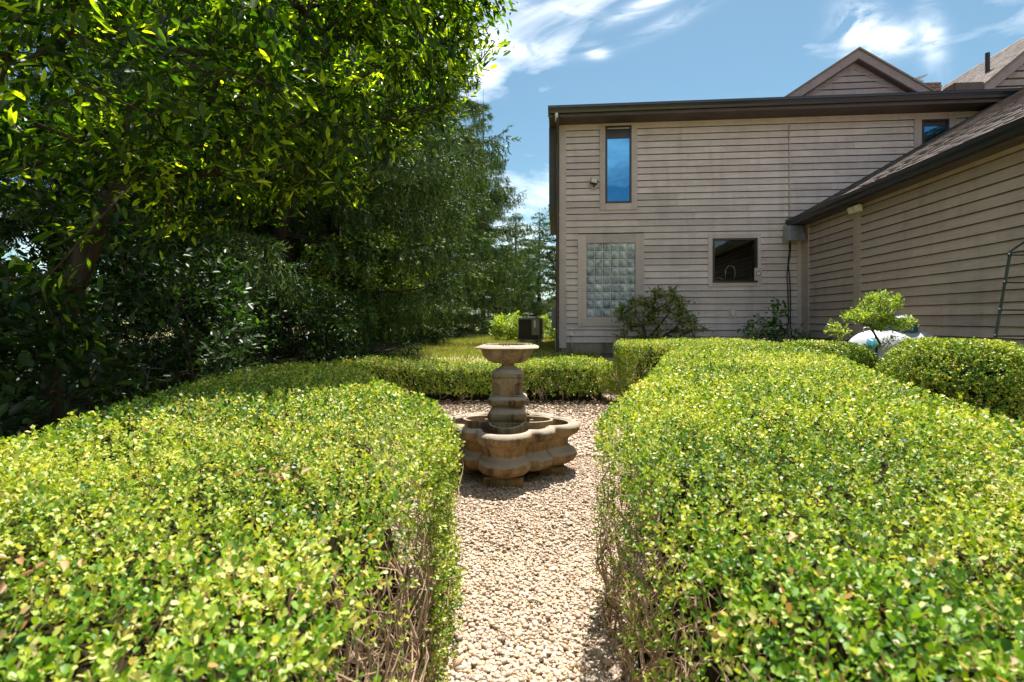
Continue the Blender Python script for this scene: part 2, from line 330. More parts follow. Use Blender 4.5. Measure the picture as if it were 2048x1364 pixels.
M['brick'] = noise_mat("chimney_brick", [(.3, (.14, .075, .06)), (.5, (.24, .14, .11)), (.7, (.34, .22, .17))], 9, .9, bmp=.3)
def stone_mat():
    m, nt, p, out = new_mat("weathered_cast_stone")
    big = pos_noise(nt, 3.0, 6, .65, stretch=(1, 1, .45), dist=.6); fine = pos_noise(nt, 60, 5, .7); drip = pos_noise(nt, 9, 5, .6, stretch=(1, 1, .13))
    c = ramp(nt, big, [(.28, (.175, .105, .040)), (.45, (.26, .17, .070)), (.58, (.32, .235, .130)), (.75, (.24, .20, .135))])
    c = mixc(nt, 1.0, c, ramp(nt, drip, [(.34, (.30, .26, .24)), (.48, (.88, .84, .80)), (.7, (1.12, 1.06, .98))]), 'MULTIPLY')
    c = mixc(nt, 1.0, c, ramp(nt, fine, [(.28, (.55, .53, .52)), (.5, (1, 1, 1)), (.75, (1.12, 1.12, 1.12))]), 'MULTIPLY')
    algae = pos_noise(nt, 7, 6, .7); c = mixc(nt, ramp(nt, algae, [(.55, (0, 0, 0)), (.68, (.75, .75, .75))]), c, (.085, .075, .045))
    pale_nz = pos_noise(nt, 5, 6, .7); g = nt.nodes.new("ShaderNodeNewGeometry"); sp = nt.nodes.new("ShaderNodeSeparateXYZ"); nt.links.new(g.outputs["Normal"], sp.inputs[0])
    up = nt.nodes.new("ShaderNodeMath"); up.operation = 'MULTIPLY_ADD'; up.use_clamp = True; nt.links.new(sp.outputs[2], up.inputs[0]); up.inputs[1].default_value = .9; nt.links.new(pale_nz, up.inputs[2])
    f = ramp(nt, up.outputs[0], [(.75, (0, 0, 0)), (1.0, (.7, .7, .7))]); c = mixc(nt, f, c, (.40, .345, .285))      # pale grey tint on up-facing surfaces
    nt.links.new(c, p.inputs["Base Color"]); p.inputs["Roughness"].default_value = .85; p.inputs["Specular IOR Level"].default_value = .3
    bump(nt, p, fine, .7, .010); return m
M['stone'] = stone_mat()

# ------------------------------------------------------------------ ground
def ground_z(x, y):
    x = np.asarray(x, float); y = np.asarray(y, float)
    return 0.5 * sstep(9.3, 10.5, y) + 0.35 * sstep(4.2, 5.6, x) * (1 - sstep(9.3, 10.5, y)) + 0.02 * np.sin(x * 1.3) * np.cos(y * .9) * sstep(10, 12, y)
def gz(x, y): return float(ground_z(x, y))
def build_ground():
    def axis(lo, hi, a, b, st):
        fine = np.arange(a, b + 1e-6, st); return np.concatenate([-np.geomspace(-lo, max(-a, .1) + 2, 14) if lo < 0 else [], fine, np.geomspace(b + 2, hi, 14)])
    xs = axis(-700, 700, -14, 14, .4); ys = axis(-300, 900, -4, 40, .4)
    X, Y = np.meshgrid(xs, ys); Z = ground_z(X, Y)
    V = np.stack([X, Y, Z], -1).reshape(-1, 3); nx, ny = len(xs), len(ys)
    i = np.arange(nx * ny).reshape(ny, nx)
    Fc = np.stack([i[:-1, :-1], i[:-1, 1:], i[1:, 1:], i[1:, :-1]], -1).reshape(-1, 4)
    tag(mesh_np("ground", V, Fc, M['lawn'], smooth=True), "lawn and soil ground running back between trees and house", "ground", kind="structure")
    def sheet(name, x0, x1, y0, y1, dz, mat, label, n=40, fn=None):
        xs = np.linspace(x0, x1, n); ys = np.linspace(y0, y1, n); X, Y = np.meshgrid(xs, ys)
        if fn: X, Y = fn(X, Y)
        V = np.stack([X, Y, ground_z(X, Y) + dz], -1).reshape(-1, 3); i = np.arange(n * n).reshape(n, n)
        Fc = np.stack([i[:-1, :-1], i[:-1, 1:], i[1:, 1:], i[1:, :-1]], -1).reshape(-1, 4)
        return tag(mesh_np(name, V, Fc, mat, smooth=True), label, name.replace("_", " "), kind="structure")
    sheet("gravel_path", -3.2, 3.6, -.6, 9.4, .0095, M['gravel_bed'], "pale gravel path and court bed between the hedges")
    sheet("mulch_bed", 1.2, 7.2, 10.75, 12.0, .012, M['mulch'], "dark mulch bed along the foot of the house wall", fn=lambda X, Y: (X, Y - .0872 * (X - 1.2)))
    sheet("leaf_litter", -16, -3.7, -1, 26, .010, M['mulch'], "dark leaf litter soil under the row of trees", fn=lambda X, Y: (X + .05 * Y + .35 * np.sin(Y * 1.1) * (X > -4), Y))
build_ground()

def build_gravel():
    rng = np.random.default_rng(5)
    bm = bmesh.new(); bmesh.ops.create_icosphere(bm, subdivisions=2, radius=1)
    T0 = np.array([v.co[:] for v in bm.verts]); F0 = np.array([[v.index for v in f.verts] for f in bm.faces]); bm.free()
    ph = (1 + 5 ** .5) / 2
    TO = np.array([(1, 0, 0), (-1, 0, 0), (0, 1, 0), (0, -1, 0), (0, 0, 1), (0, 0, -1)], float); FO = np.array([(0, 2, 4), (2, 1, 4), (1, 3, 4), (3, 0, 4), (2, 0, 5), (1, 2, 5), (3, 1, 5), (0, 3, 5)])
    T1 = unit(np.array([(-1, ph, 0), (1, ph, 0), (-1, -ph, 0), (1, -ph, 0), (0, -1, ph), (0, 1, ph), (0, -1, -ph), (0, 1, -ph), (ph, 0, -1), (ph, 0, 1), (-ph, 0, -1), (-ph, 0, 1)], float))
    F1 = np.array([(0, 11, 5), (0, 5, 1), (0, 1, 7), (0, 7, 10), (0, 10, 11), (1, 5, 9), (5, 11, 4), (11, 10, 2), (10, 7, 6), (7, 1, 8), (3, 9, 4), (3, 4, 2), (3, 2, 6), (3, 6, 8), (3, 8, 9), (4, 9, 5), (2, 4, 11), (6, 2, 10), (8, 6, 7), (9, 8, 1)])
    def scatter(x0, x1, y0, y1, dens, size, T, Fc, name, label, keep=None):
        n = int((x1 - x0) * (y1 - y0) * dens)
        x = rng.uniform(x0, x1, n); y = rng.uniform(y0, y1, n)
        if keep is not None: k = keep(x, y); x, y = x[k], y[k]; n = len(x)
        s = size * rng.lognormal(0, .28, n); ax = np.stack([s * rng.uniform(.9, 1.35, n), s * rng.uniform(.7, 1.0, n), s * rng.uniform(.42, .65, n)], -1)
        a = rng.uniform(0, 6.283, n); tl = rng.normal(0, .3, n)
        loc = T[None] * (1 + rng.normal(0, .05, (n, len(T), 1))) * ax[:, None, :]
        ct, st = np.cos(tl)[:, None], np.sin(tl)[:, None]
        lx, lz = loc[..., 0] * ct - loc[..., 2] * st, loc[..., 0] * st + loc[..., 2] * ct
        ca, sa = np.cos(a)[:, None], np.sin(a)[:, None]
        X = lx * ca - loc[..., 1] * sa + x[:, None]; Y = lx * sa + loc[..., 1] * ca + y[:, None]
        z = s * .30 + rng.exponential(.0032, n) + .006
        V = np.stack([X, Y, lz + z[:, None]], -1)
        Ff = Fc[None] + (np.arange(n) * len(T))[:, None, None]
        rn = np.repeat(rng.uniform(0, 1, n), len(Fc))
        tag(mesh_np(name, V, Ff.reshape(-1, 3), M['pebble'], rnd=rn, smooth=True), label, "gravel", kind="stuff")
    scatter(-.45, .5, 1.72, 1.98, 9600, .0080, T0, F0, "gravel", "loose cream pebbles at the near end of the narrow path")
    scatter(-.45, .55, 1.98, 2.75, 9200, .0082, T1, F1, "gravel", "loose cream pebbles of the narrow path between the hedges")
    def keep(x, y): return (np.abs(x) < .35 + (y - 2.0) * .62) & ~((np.abs(x + .035) < .35) & (np.abs(y - 4.32) < .35))
    scatter(-1.7, 1.9, 2.75, 4.7, 5600, .0105, TO, FO, "gravel", "loose cream pebbles around the foot of the stone fountain", keep)
    scatter(-1.5, 2.3, 4.7, 9.3, 1300, .0185, TO, FO, "gravel", "pale pebbles behind the fountain near the low hedge", lambda x, y: ~((y > 7.75) & (y < 8.6)))
build_gravel()

def build_grass():
    rng = np.random.default_rng(8)
    n = 26000
    y = 10.2 + 18 * rng.beta(1, 1.8, n); x = rng.uniform(-3.4, 1.6, n) + .03 * y
    h = rng.uniform(.03, .075, n) * (1 + .02 * y); w = .004 + .0006 * y; a = rng.uniform(0, 6.283, n)
    z = ground_z(x, y); dx, dy = np.cos(a) * w, np.sin(a) * w
    V = np.stack([np.stack([x - dx, y - dy, z], -1), np.stack([x + dx, y + dy, z], -1), np.stack([x + rng.normal(0, .02, n), y + rng.normal(0, .02, n), z + h], -1)], 1)
    o = mesh_np("lawn_grass", V, np.arange(3 * n).reshape(-1, 3), M['grass'], rnd=rng.uniform(0, 1, n))
    tag(o, "short patchy lawn grass between the spruces and the house", "grass", kind="stuff")
build_grass()
def build_litter():
    rng = np.random.default_rng(9); n = 9000
    x = rng.uniform(-3, 1.9, n); y = 7.62 + rng.normal(0, .42, n); z = ground_z(x, y) + rng.uniform(.022, .045, n)
    V, Fc, per = leaf_geo(np.stack([x, y, z], -1), rng.normal(0, 1, (n, 3)) * np.array([1, 1, .15]), np.array([0, 0, 1.0]) + rng.normal(0, .3, (n, 3)), rng.uniform(.025, .06, n), .5, True)
    tag(mesh_np("hedge_litter", V, Fc, M['litter'], rnd=rng.uniform(0, 1, n)), "brown leaf litter under the low hedge behind the fountain", "litter", kind="stuff")
    n = 260; y = rng.uniform(1.5, 3.8, n); x = rng.normal(0, .26, n) + np.sign(rng.normal(0, 1, n)) * .12; z = rng.uniform(.018, .028, n)
    V, Fc, per = leaf_geo(np.stack([x, y, z], -1), rng.normal(0, 1, (n, 3)) * np.array([1, 1, .15]), np.array([0, 0, 1.0]) + rng.normal(0, .3, (n, 3)), rng.uniform(.008, .018, n), .5, True)
    tag(mesh_np("path_litter", V, Fc, M['dry_leaf'], rnd=rng.uniform(0, 1, n)), "tiny dry hedge clippings strewn on the gravel path", "litter", kind="stuff")

# ------------------------------------------------------------------ leaf geometry
LX = np.array([0, .32, .74, 1, .74, .32]); LY = np.array([0, .46, .36, 0, -.36, -.46]); LZ = np.array([0, .16, .13, -.10, .13, .16])
BX = np.array([0, .40, .86, 1, .86, .40]); BY = np.array([0, .40, .40, 0, -.40, -.40]); BZ = np.array([0, .10, .10, .02, .10, .10])
def leaf_geo(P, D, Nn, L, wr, simple=False, curl=1.0, blunt=False):
    D = unit(D); S = unit(np.cross(Nn, D)); Nn = np.cross(D, S)
    if simple: lx, ly, lz = (np.array([.05, .62, 1, .62]) if blunt else np.array([0, .5, 1, .5])), np.array([0, .5, 0, -.5]), np.array([0, .08, -.03, .08])
    else: lx, ly, lz = (BX, BY, BZ) if blunt else (LX, LY, LZ)
    L = np.broadcast_to(L, (len(P),))[:, None, None]; wr = np.broadcast_to(wr, (len(P),))[:, None, None]
    V = P[:, None] + L * (lx[None, :, None] * D[:, None] + wr * ly[None, :, None] * S[:, None] + wr * curl * lz[None, :, None] * Nn[:, None])
    n = len(P); k = len(lx); b = (np.arange(n) * k)[:, None]
    Fc = (b + np.array([[0, 1, 2, 3]])) if simple else np.concatenate([b + np.array([[0, 5, 4, 3]]), b + np.array([[0, 3, 2, 1]])], 1).reshape(-1, 4)
    return V.reshape(-1, 3), Fc, (1 if simple else 2)
def rand_dirs(rng, n): return unit(rng.normal(0, 1, (n, 3)))
def sprigs(rng, P, A, leafL, m=6, spread=1.0):
    """P sprig bases, A axes; returns leaf positions, directions, normals, lengths"""
    n = len(P); A = unit(A); q = unit(np.cross(A, rand_dirs(rng, n))); w = np.cross(A, q)
    leafL = np.broadcast_to(leafL, (n,))
    LP, LD, LN, LL = [], [], [], []
    ph0 = rng.uniform(0, 6.283, n)
    for j in range(m):
        ph = ph0 + (j // 2) * 1.57 + (j % 2) * 3.1416 + rng.normal(0, .25, n)
        th = np.clip(rng.normal(.95 - .3 * (j // 2) / max(1, m // 2), .28, n), .15, 1.6)
        rad = q * np.cos(ph)[:, None] + w * np.sin(ph)[:, None]
        LD.append(A * np.cos(th)[:, None] + rad * np.sin(th)[:, None]); LN.append(A * np.sin(th)[:, None] - rad * np.cos(th)[:, None] + rng.normal(0, .18, (n, 3)))
        LP.append(P + A * (leafL * spread * (.25 + .75 * (j // 2)))[:, None]); LL.append(leafL * rng.uniform(.5, 1.3, n))
    return np.concatenate(LP), np.concatenate(LD), np.concatenate(LN), np.concatenate(LL)

build_litter()
# ------------------------------------------------------------------ hedges
def poly_dist(poly, x, y):
    d = np.full(x.shape, 1e9); inside = np.zeros(x.shape, bool); nx = np.zeros(x.shape); ny = np.zeros(x.shape)
    n = len(poly)
    for i in range(n):
        (ax, ay), (bx, by) = poly[i], poly[(i + 1) % n]
        ex, ey = bx - ax, by - ay; L2 = ex * ex + ey * ey
        t = np.clip(((x - ax) * ex + (y - ay) * ey) / L2, 0, 1); qx, qy = ax + t * ex, ay + t * ey
        dd = np.hypot(x - qx, y - qy); k = dd < d; d = np.where(k, dd, d); nx = np.where(k, qx - x, nx); ny = np.where(k, qy - y, ny)
        c = ((ay > y) != (by > y)) & (x < (bx - ax) * (y - ay) / (by - ay + 1e-12) + ax); inside ^= c
    return d, inside, nx, ny
def lump(x, y, seed):
    r = np.random.default_rng(seed); s = 0
    for f, a in ((1.7, .35), (3.9, .3), (8.5, .22), (17, .18)):
        for _ in range(3):
            th = r.uniform(0, 6.283); s = s + a / 3 * np.sin(f * (x * math.cos(th) + y * math.sin(th)) * 1.7 + r.uniform(0, 6.283))
    return s
def tuft(x, y, seed):
    r = np.random.default_rng(seed); s = 0
    for f in (46, 62, 85):
        for _ in range(3):
            th = r.uniform(0, 6.283); s = s + np.sin(f * (x * math.cos(th) + y * math.sin(th)) + r.uniform(0, 6.283) + 2.2 * np.sin(7.3 * (x * math.sin(th) - y * math.cos(th))))
    return s / 9
def hedge(name, label, poly, top, seed, r=.10, leaf=.0128, lai=1.0, scale_fn=None, bumpy=.035, side=None, base_z=0.0, low=.05, stems=None, simple_from=1.05, group=None, lowfade=.15, mat='box_leaf', core_in=.15, maxsc=1.45):
    """poly outline, top(x,y) height; side: list of (edge index, density factor) overriding 1"""
    rng = np.random.default_rng(seed); side = dict(side or {})
    cx = float(np.mean([p[0] for p in poly])); cyy = float(np.mean([p[1] for p in poly])); org = np.array([cx, cyy, base_z])
    root = empty(name, tuple(org)); tag(root, label, "hedge", group)
    px = np.array([p[0] for p in poly]); py = np.array([p[1] for p in poly])
    x0, x1, y0, y1 = px.min(), px.max(), py.min(), py.max()
    base_d = 2500 * lai * (.0190 / leaf) ** 2
    sc_of = lambda x, y: np.clip(np.hypot(x, y) / 1.7, 1.0, maxsc)
    # top
    n = int((x1 - x0) * (y1 - y0) * base_d); x = rng.uniform(x0, x1, n); y = rng.uniform(y0, y1, n)
    k = rng.uniform(0, 1, n) < 1 / sc_of(x, y) ** 2; x, y = x[k], y[k]
    d, ins, nx, ny = poly_dist(poly, x, y); k = ins; x, y, d, nx, ny = x[k], y[k], d[k], nx[k], ny[k]
    lm = lump(x, y, seed)
    tf = tuft(x, y, seed); thin = rng.uniform(0, 1, len(x)) < np.clip((1.0 + 1.1 * lm) * (.95 + 1.3 * tf), .25, 1); x, y, d, nx, ny, lm, tf = (v[thin] for v in (x, y, d, nx, ny, lm, tf))
    dd = np.minimum(d, r); drop = r - np.sqrt(np.maximum(r * r - (r - dd) ** 2, 0))
    z = top(x, y) - drop + .022 * tf + bumpy * lm * sstep(0, .1, d + .03) - np.where(rng.uniform(0, 1, len(x)) < .3, rng.uniform(.02, .10, len(x)), rng.exponential(.020, len(x)) * sc_of(x, y))
    tall = rng.uniform(0, 1, len(x)) < .012; z = z + tall * rng.uniform(.015, .05, len(x))
    e = (1 - dd / r)[:, None]; nn = np.stack([nx, ny, np.zeros_like(x)], -1); nn = unit(nn)
    A = np.array([0, 0, 1.0]) * (1 - e * .75) + nn * e * .9 + rng.normal(0, .38, (len(x), 3))
    Ps, As = [np.stack([x, y, z], -1)], [A]
    # sides
    area2 = sum(px[i] * py[(i + 1) % len(px)] - px[(i + 1) % len(px)] * py[i] for i in range(len(px)))
    sgn = 1 if area2 > 0 else -1
    for i in range(len(poly)):
        a, b = np.array(poly[i]), np.array(poly[(i + 1) % len(poly)]); L = np.linalg.norm(b - a); t = (b - a) / L; no = np.array([t[1], -t[0]]) * sgn
        f = side.get(i, 1.0)
        h = float(top(*(0.5 * (a + b)))) - base_z
        mid = 0.5 * (a + b)
        if np.dot(no, -mid) < 0: f *= .55
        n = int(L * h * base_d * f)
        if n < 1: continue
        u = rng.uniform(0, L, n); q = a[None] + t[None] * u[:, None]
        k = rng.uniform(0, 1, n) < 1 / sc_of(q[:, 0], q[:, 1]) ** 2; q = q[k]; n = len(q)
        hz = rng.uniform(low, 1.0, n); hh = top(q[:, 0], q[:, 1]) - base_z - r * .6; zz = base_z + hz * hh
        lm = lump(u[k] * 1.1 + i * 3.1, zz * 1.4, seed + 7)
        kk = rng.uniform(0, 1, n) < np.clip((sstep(low, low + lowfade + .05, hz) * .75 + .25) * (1.0 + (1.3 if f < .5 else .55) * lm) * (.55 + .45 * hz if f < .5 else 1), .04, 1)
        q, zz, lm = q[kk], zz[kk], lm[kk]; n = len(q)
        off = bumpy * 1.3 * lm - rng.exponential(.028, n) * sc_of(q[:, 0], q[:, 1])
        P = np.stack([q[:, 0] + no[0] * off, q[:, 1] + no[1] * off, zz], -1)
        Ps.append(P); As.append(np.array([no[0] * .75, no[1] * .75, .65]) + rng.normal(0, .42, (n, 3)))
        # rounded shoulder between side and top
        n = int(L * r * 1.57 * base_d * min(1, f * 1.6) * (1.0 if r > .2 else .6)); u = rng.uniform(0, L, n); q = a[None] + t[None] * u[:, None]
        k = rng.uniform(0, 1, n) < 1 / sc_of(q[:, 0], q[:, 1]) ** 2; q = q[k]; n = len(q)
        if n:
            ph = rng.uniform(0, 1.57, n); dep = np.where(rng.uniform(0, 1, n) < .25, rng.uniform(.02, .08, n), rng.exponential(.02, n)) - bumpy * .6 * lump(q[:, 0] + q[:, 1], ph, seed + 5)
            rr = r - dep; P = np.stack([q[:, 0] - no[0] * (r - rr * np.cos(ph)), q[:, 1] - no[1] * (r - rr * np.cos(ph)), top(q[:, 0] - no[0] * r, q[:, 1] - no[1] * r) - r + rr * np.sin(ph)], -1)
            dd_, ii_, _, _ = poly_dist(poly, P[:, 0], P[:, 1]); P = P[ii_]; ph = ph[ii_]
            Ps.append(P); As.append(np.stack([no[0] * np.cos(ph), no[1] * np.cos(ph), np.sin(ph) + .2], -1) + rng.normal(0, .4, (len(P), 3)))
    P = np.concatenate(Ps); A = np.concatenate(As)
    s = sc_of(P[:, 0], P[:, 1]); far = np.hypot(P[:, 0], P[:, 1]) > simple_from
    for sel, simp, nm in ((~far, False, "foliage"), (far, True, "foliage")):
        if sel.sum() < 5: continue
        lp, ld, ln, ll = sprigs(rng, P[sel], A[sel], leaf * s[sel], 6)
        V, Fc, per = leaf_geo(lp - org, ld, ln, ll, rng.uniform(.56, .76, len(lp)), simp, blunt=True)
        ns = int(sel.sum()); patch = lump(P[sel][:, 0] * .9, P[sel][:, 1] * .9 + P[sel][:, 2], seed + 3)
        tone = np.tile(np.clip(.42 + .55 * patch + rng.normal(0, .22, ns), 0, 1), 6)
        tone = np.clip(tone + rng.normal(0, .15, len(lp)), 0, .86)
        dead = rng.uniform(0, 1, len(lp)); tone = np.where(dead < .075 + np.tile(.26 * np.clip(lump(P[sel][:, 0] * .6 + 4, P[sel][:, 1] * .6 + P[sel][:, 2], seed + 9), 0, .6), 6), rng.uniform(.86, 1.0, len(lp)), tone)
        tag(mesh_np(nm, V, Fc, M[mat if not simp else 'box_leaf_far'], root, rnd=np.repeat(tone, per), smooth=True), kind="stuff")
    # tan clipped twig ends standing among the leaves
    nt_ = min(len(Ps[0]), int(len(Ps[0]) * .16)); pick = rng.choice(len(Ps[0]), nt_, replace=False); tb = Ps[0][pick] - np.array([0, 0, .012]); td = unit(As[0][pick] + rng.normal(0, .25, (nt_, 3)))
    tw = unit(np.cross(td, rand_dirs(rng, nt_))) * (.0011 * sc_of(tb[:, 0], tb[:, 1]))[:, None]; tl = rng.uniform(.02, .055, nt_)[:, None]
    V = np.stack([tb - tw, tb + tw, tb + td * tl + tw * .6, tb + td * tl - tw * .6], 1) - org
    tag(mesh_np("clipped_twig", V, np.arange(4 * nt_).reshape(-1, 4), M['twig'], root), kind="stuff")
    # solid core added to block light, coloured dark for twigs and inner shade
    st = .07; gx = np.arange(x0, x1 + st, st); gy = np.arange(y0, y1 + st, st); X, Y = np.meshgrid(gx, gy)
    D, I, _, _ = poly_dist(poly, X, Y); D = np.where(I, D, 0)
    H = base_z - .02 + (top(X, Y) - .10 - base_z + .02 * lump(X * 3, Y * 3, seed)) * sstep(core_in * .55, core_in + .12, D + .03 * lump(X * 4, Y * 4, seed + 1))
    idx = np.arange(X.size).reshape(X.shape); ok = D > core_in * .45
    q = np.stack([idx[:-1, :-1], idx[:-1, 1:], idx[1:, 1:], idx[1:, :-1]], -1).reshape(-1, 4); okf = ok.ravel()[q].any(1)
    mesh_np("twig_shade_core", np.stack([X, Y, H], -1).reshape(-1, 3) - org, q[okf], M['hedge_core'], root, smooth=True)
    # stems near the faces that show them
    if stems:
        mb = MB(); rg = random.Random(seed)
        for (ei, cnt, rad) in stems:
            a, b = Vector(poly[ei]), Vector(poly[(ei + 1) % len(poly)]); t = (b - a).normalized(); no = Vector((t.y, -t.x)) * sgn
            for _ in range(cnt):
                u = rg.random(); q = a.lerp(b, u) - no * (.03 + .2 * rg.random())
                hh = float(top(q.x, q.y)) - base_z
                def climb(p, dirv, length, rr, depth):
                    pts = [p.copy()]; rads = [rr]; d = dirv.copy(); m = max(3, int(length / .07))
                    for i in range(m):
                        d = (d + Vector((rg.gauss(0, .27), rg.gauss(0, .27), .07 + rg.gauss(0, .1)))).normalized()
                        p = p + d * (length / m)
                        inner = (Vector((p.x, p.y)) - a).dot(no)
                        if inner > -.004: p -= Vector((no.x, no.y, 0)) * (inner + .006); dn = d.x * no.x + d.y * no.y; d = (d - Vector((no.x, no.y, 0)) * dn * 1.7).normalized()
                        pts.append(p.copy()); rads.append(rr * (1 - .65 * (i + 1) / m))
                        if depth < 2 and rg.random() < (.5 if depth == 0 else .28):
                            nd = (d + Vector((rg.gauss(0, .95), rg.gauss(0, .95), -.1))).normalized()
                            climb(p.copy(), nd, length * (1 - (i + 1) / m) * .7 + .05, rads[-1] * .7, depth + 1)
                    mb.tube([v - Vector(org) for v in pts], rads, 4 if depth == 0 else 3, cap=False)
                climb(Vector((q.x, q.y, base_z)), Vector((rg.gauss(0, .38) + no.x * .1, rg.gauss(0, .38) + no.y * .1, 1)).normalized(), hh * rg.uniform(.75, 1.0), rad * rg.uniform(.5, 1.25), 0)
        tag(mb.build("stem", M['twig'], root, smooth=True), kind="stuff")
    return root
LEFT = [(-.27, .38), (-.26, .75), (-.245, 1.62), (-.232, 2.05), (-.37, 2.48), (-.85, 3.3), (-1.22, 4.1), (-1.36, 4.7), (-2.1, 4.85), (-2.2, 4.2), (-2.12, 3.4), (-1.86, 2.3), (-1.66, 1.5), (-1.55, .38)]
RIGHT = [(.31, .38), (.32, .75), (.33, 1.4), (.36, 2.12), (.62, 2.75), (1.08, 3.8), (1.6, 5.2), (2.15, 6.3), (2.2, 7.05), (1.66, 7.2), (1.66, 8.0), (3.6, 8.2), (3.72, 6.9), (3.1, 4.6), (2.65, 3.6), (1.95, 1.95), (1.6, .38)]
hedge("boxwood_hedge", "wide clipped boxwood hedge left of the gravel path, woody bare stems on its path side", LEFT,
      lambda x, y: .885 - .03 * sstep(3.6, 4.8, y) + 0 * x, 11, r=.075, side={0: .35, 1: .03, 2: .7, 3: 1.0, 12: .4, 13: .2}, stems=[(0, 18, .008), (1, 46, .009), (2, 8, .007), (3, 6, .004)], core_in=.24, maxsc=1.6)
hedge("boxwood_hedge", "wide clipped boxwood hedge right of the gravel path, broadening towards the house", RIGHT,
      lambda x, y: .89 + .075 * sstep(2, 7.5, y) + 0 * x, 12, r=.075, side={0: .38, 1: .18, 2: .07, 3: .4, 15: .4, 16: .2, 14: .6}, stems=[(0, 12, .008), (1, 20, .008), (2, 26, .007), (3, 10, .004), (8, 10, .006)], core_in=.22, maxsc=1.7)
hedge("low_boxwood_hedge", "low boxwood hedge crossing behind the stone fountain, short trunks showing below", [(-3.0, 7.75), (1.6, 7.75), (1.6, 8.65), (-3.0, 8.65)],
      lambda x, y: .60 + .03 * np.sin(x * 2.1) + 0 * y, 13, r=.10, leaf=.0165, low=.20, side={0: 1.15}, stems=[(0, 46, .010)], core_in=.18, maxsc=1.6, bumpy=.06)
hedge("boxwood_hedge", "flat-topped boxwood hedge before the white propane tank", [(3.72, 6.5), (4.5, 6.12), (4.62, 6.5), (4.55, 7.0), (3.92, 7.3)],
      lambda x, y: .985 - .05 * (x - 3.9), 14, r=.30, leaf=.0165, base_z=.1, core_in=.18, maxsc=1.6)
hedge("rounded_boxwood", "big rounded boxwood bush in front of the green metal trellis", [(4.0, 5.15), (4.25, 4.62), (4.75, 4.45), (5.12, 4.75), (5.25, 5.4), (4.98, 5.85), (4.4, 5.9), (4.12, 5.6)],
      lambda x, y: 1.06 - .20 * ((x - 4.6) ** 2 + .6 * (y - 5.2) ** 2) / 1.0, 15, r=.40, leaf=.016, base_z=.15, core_in=.20, maxsc=1.6)

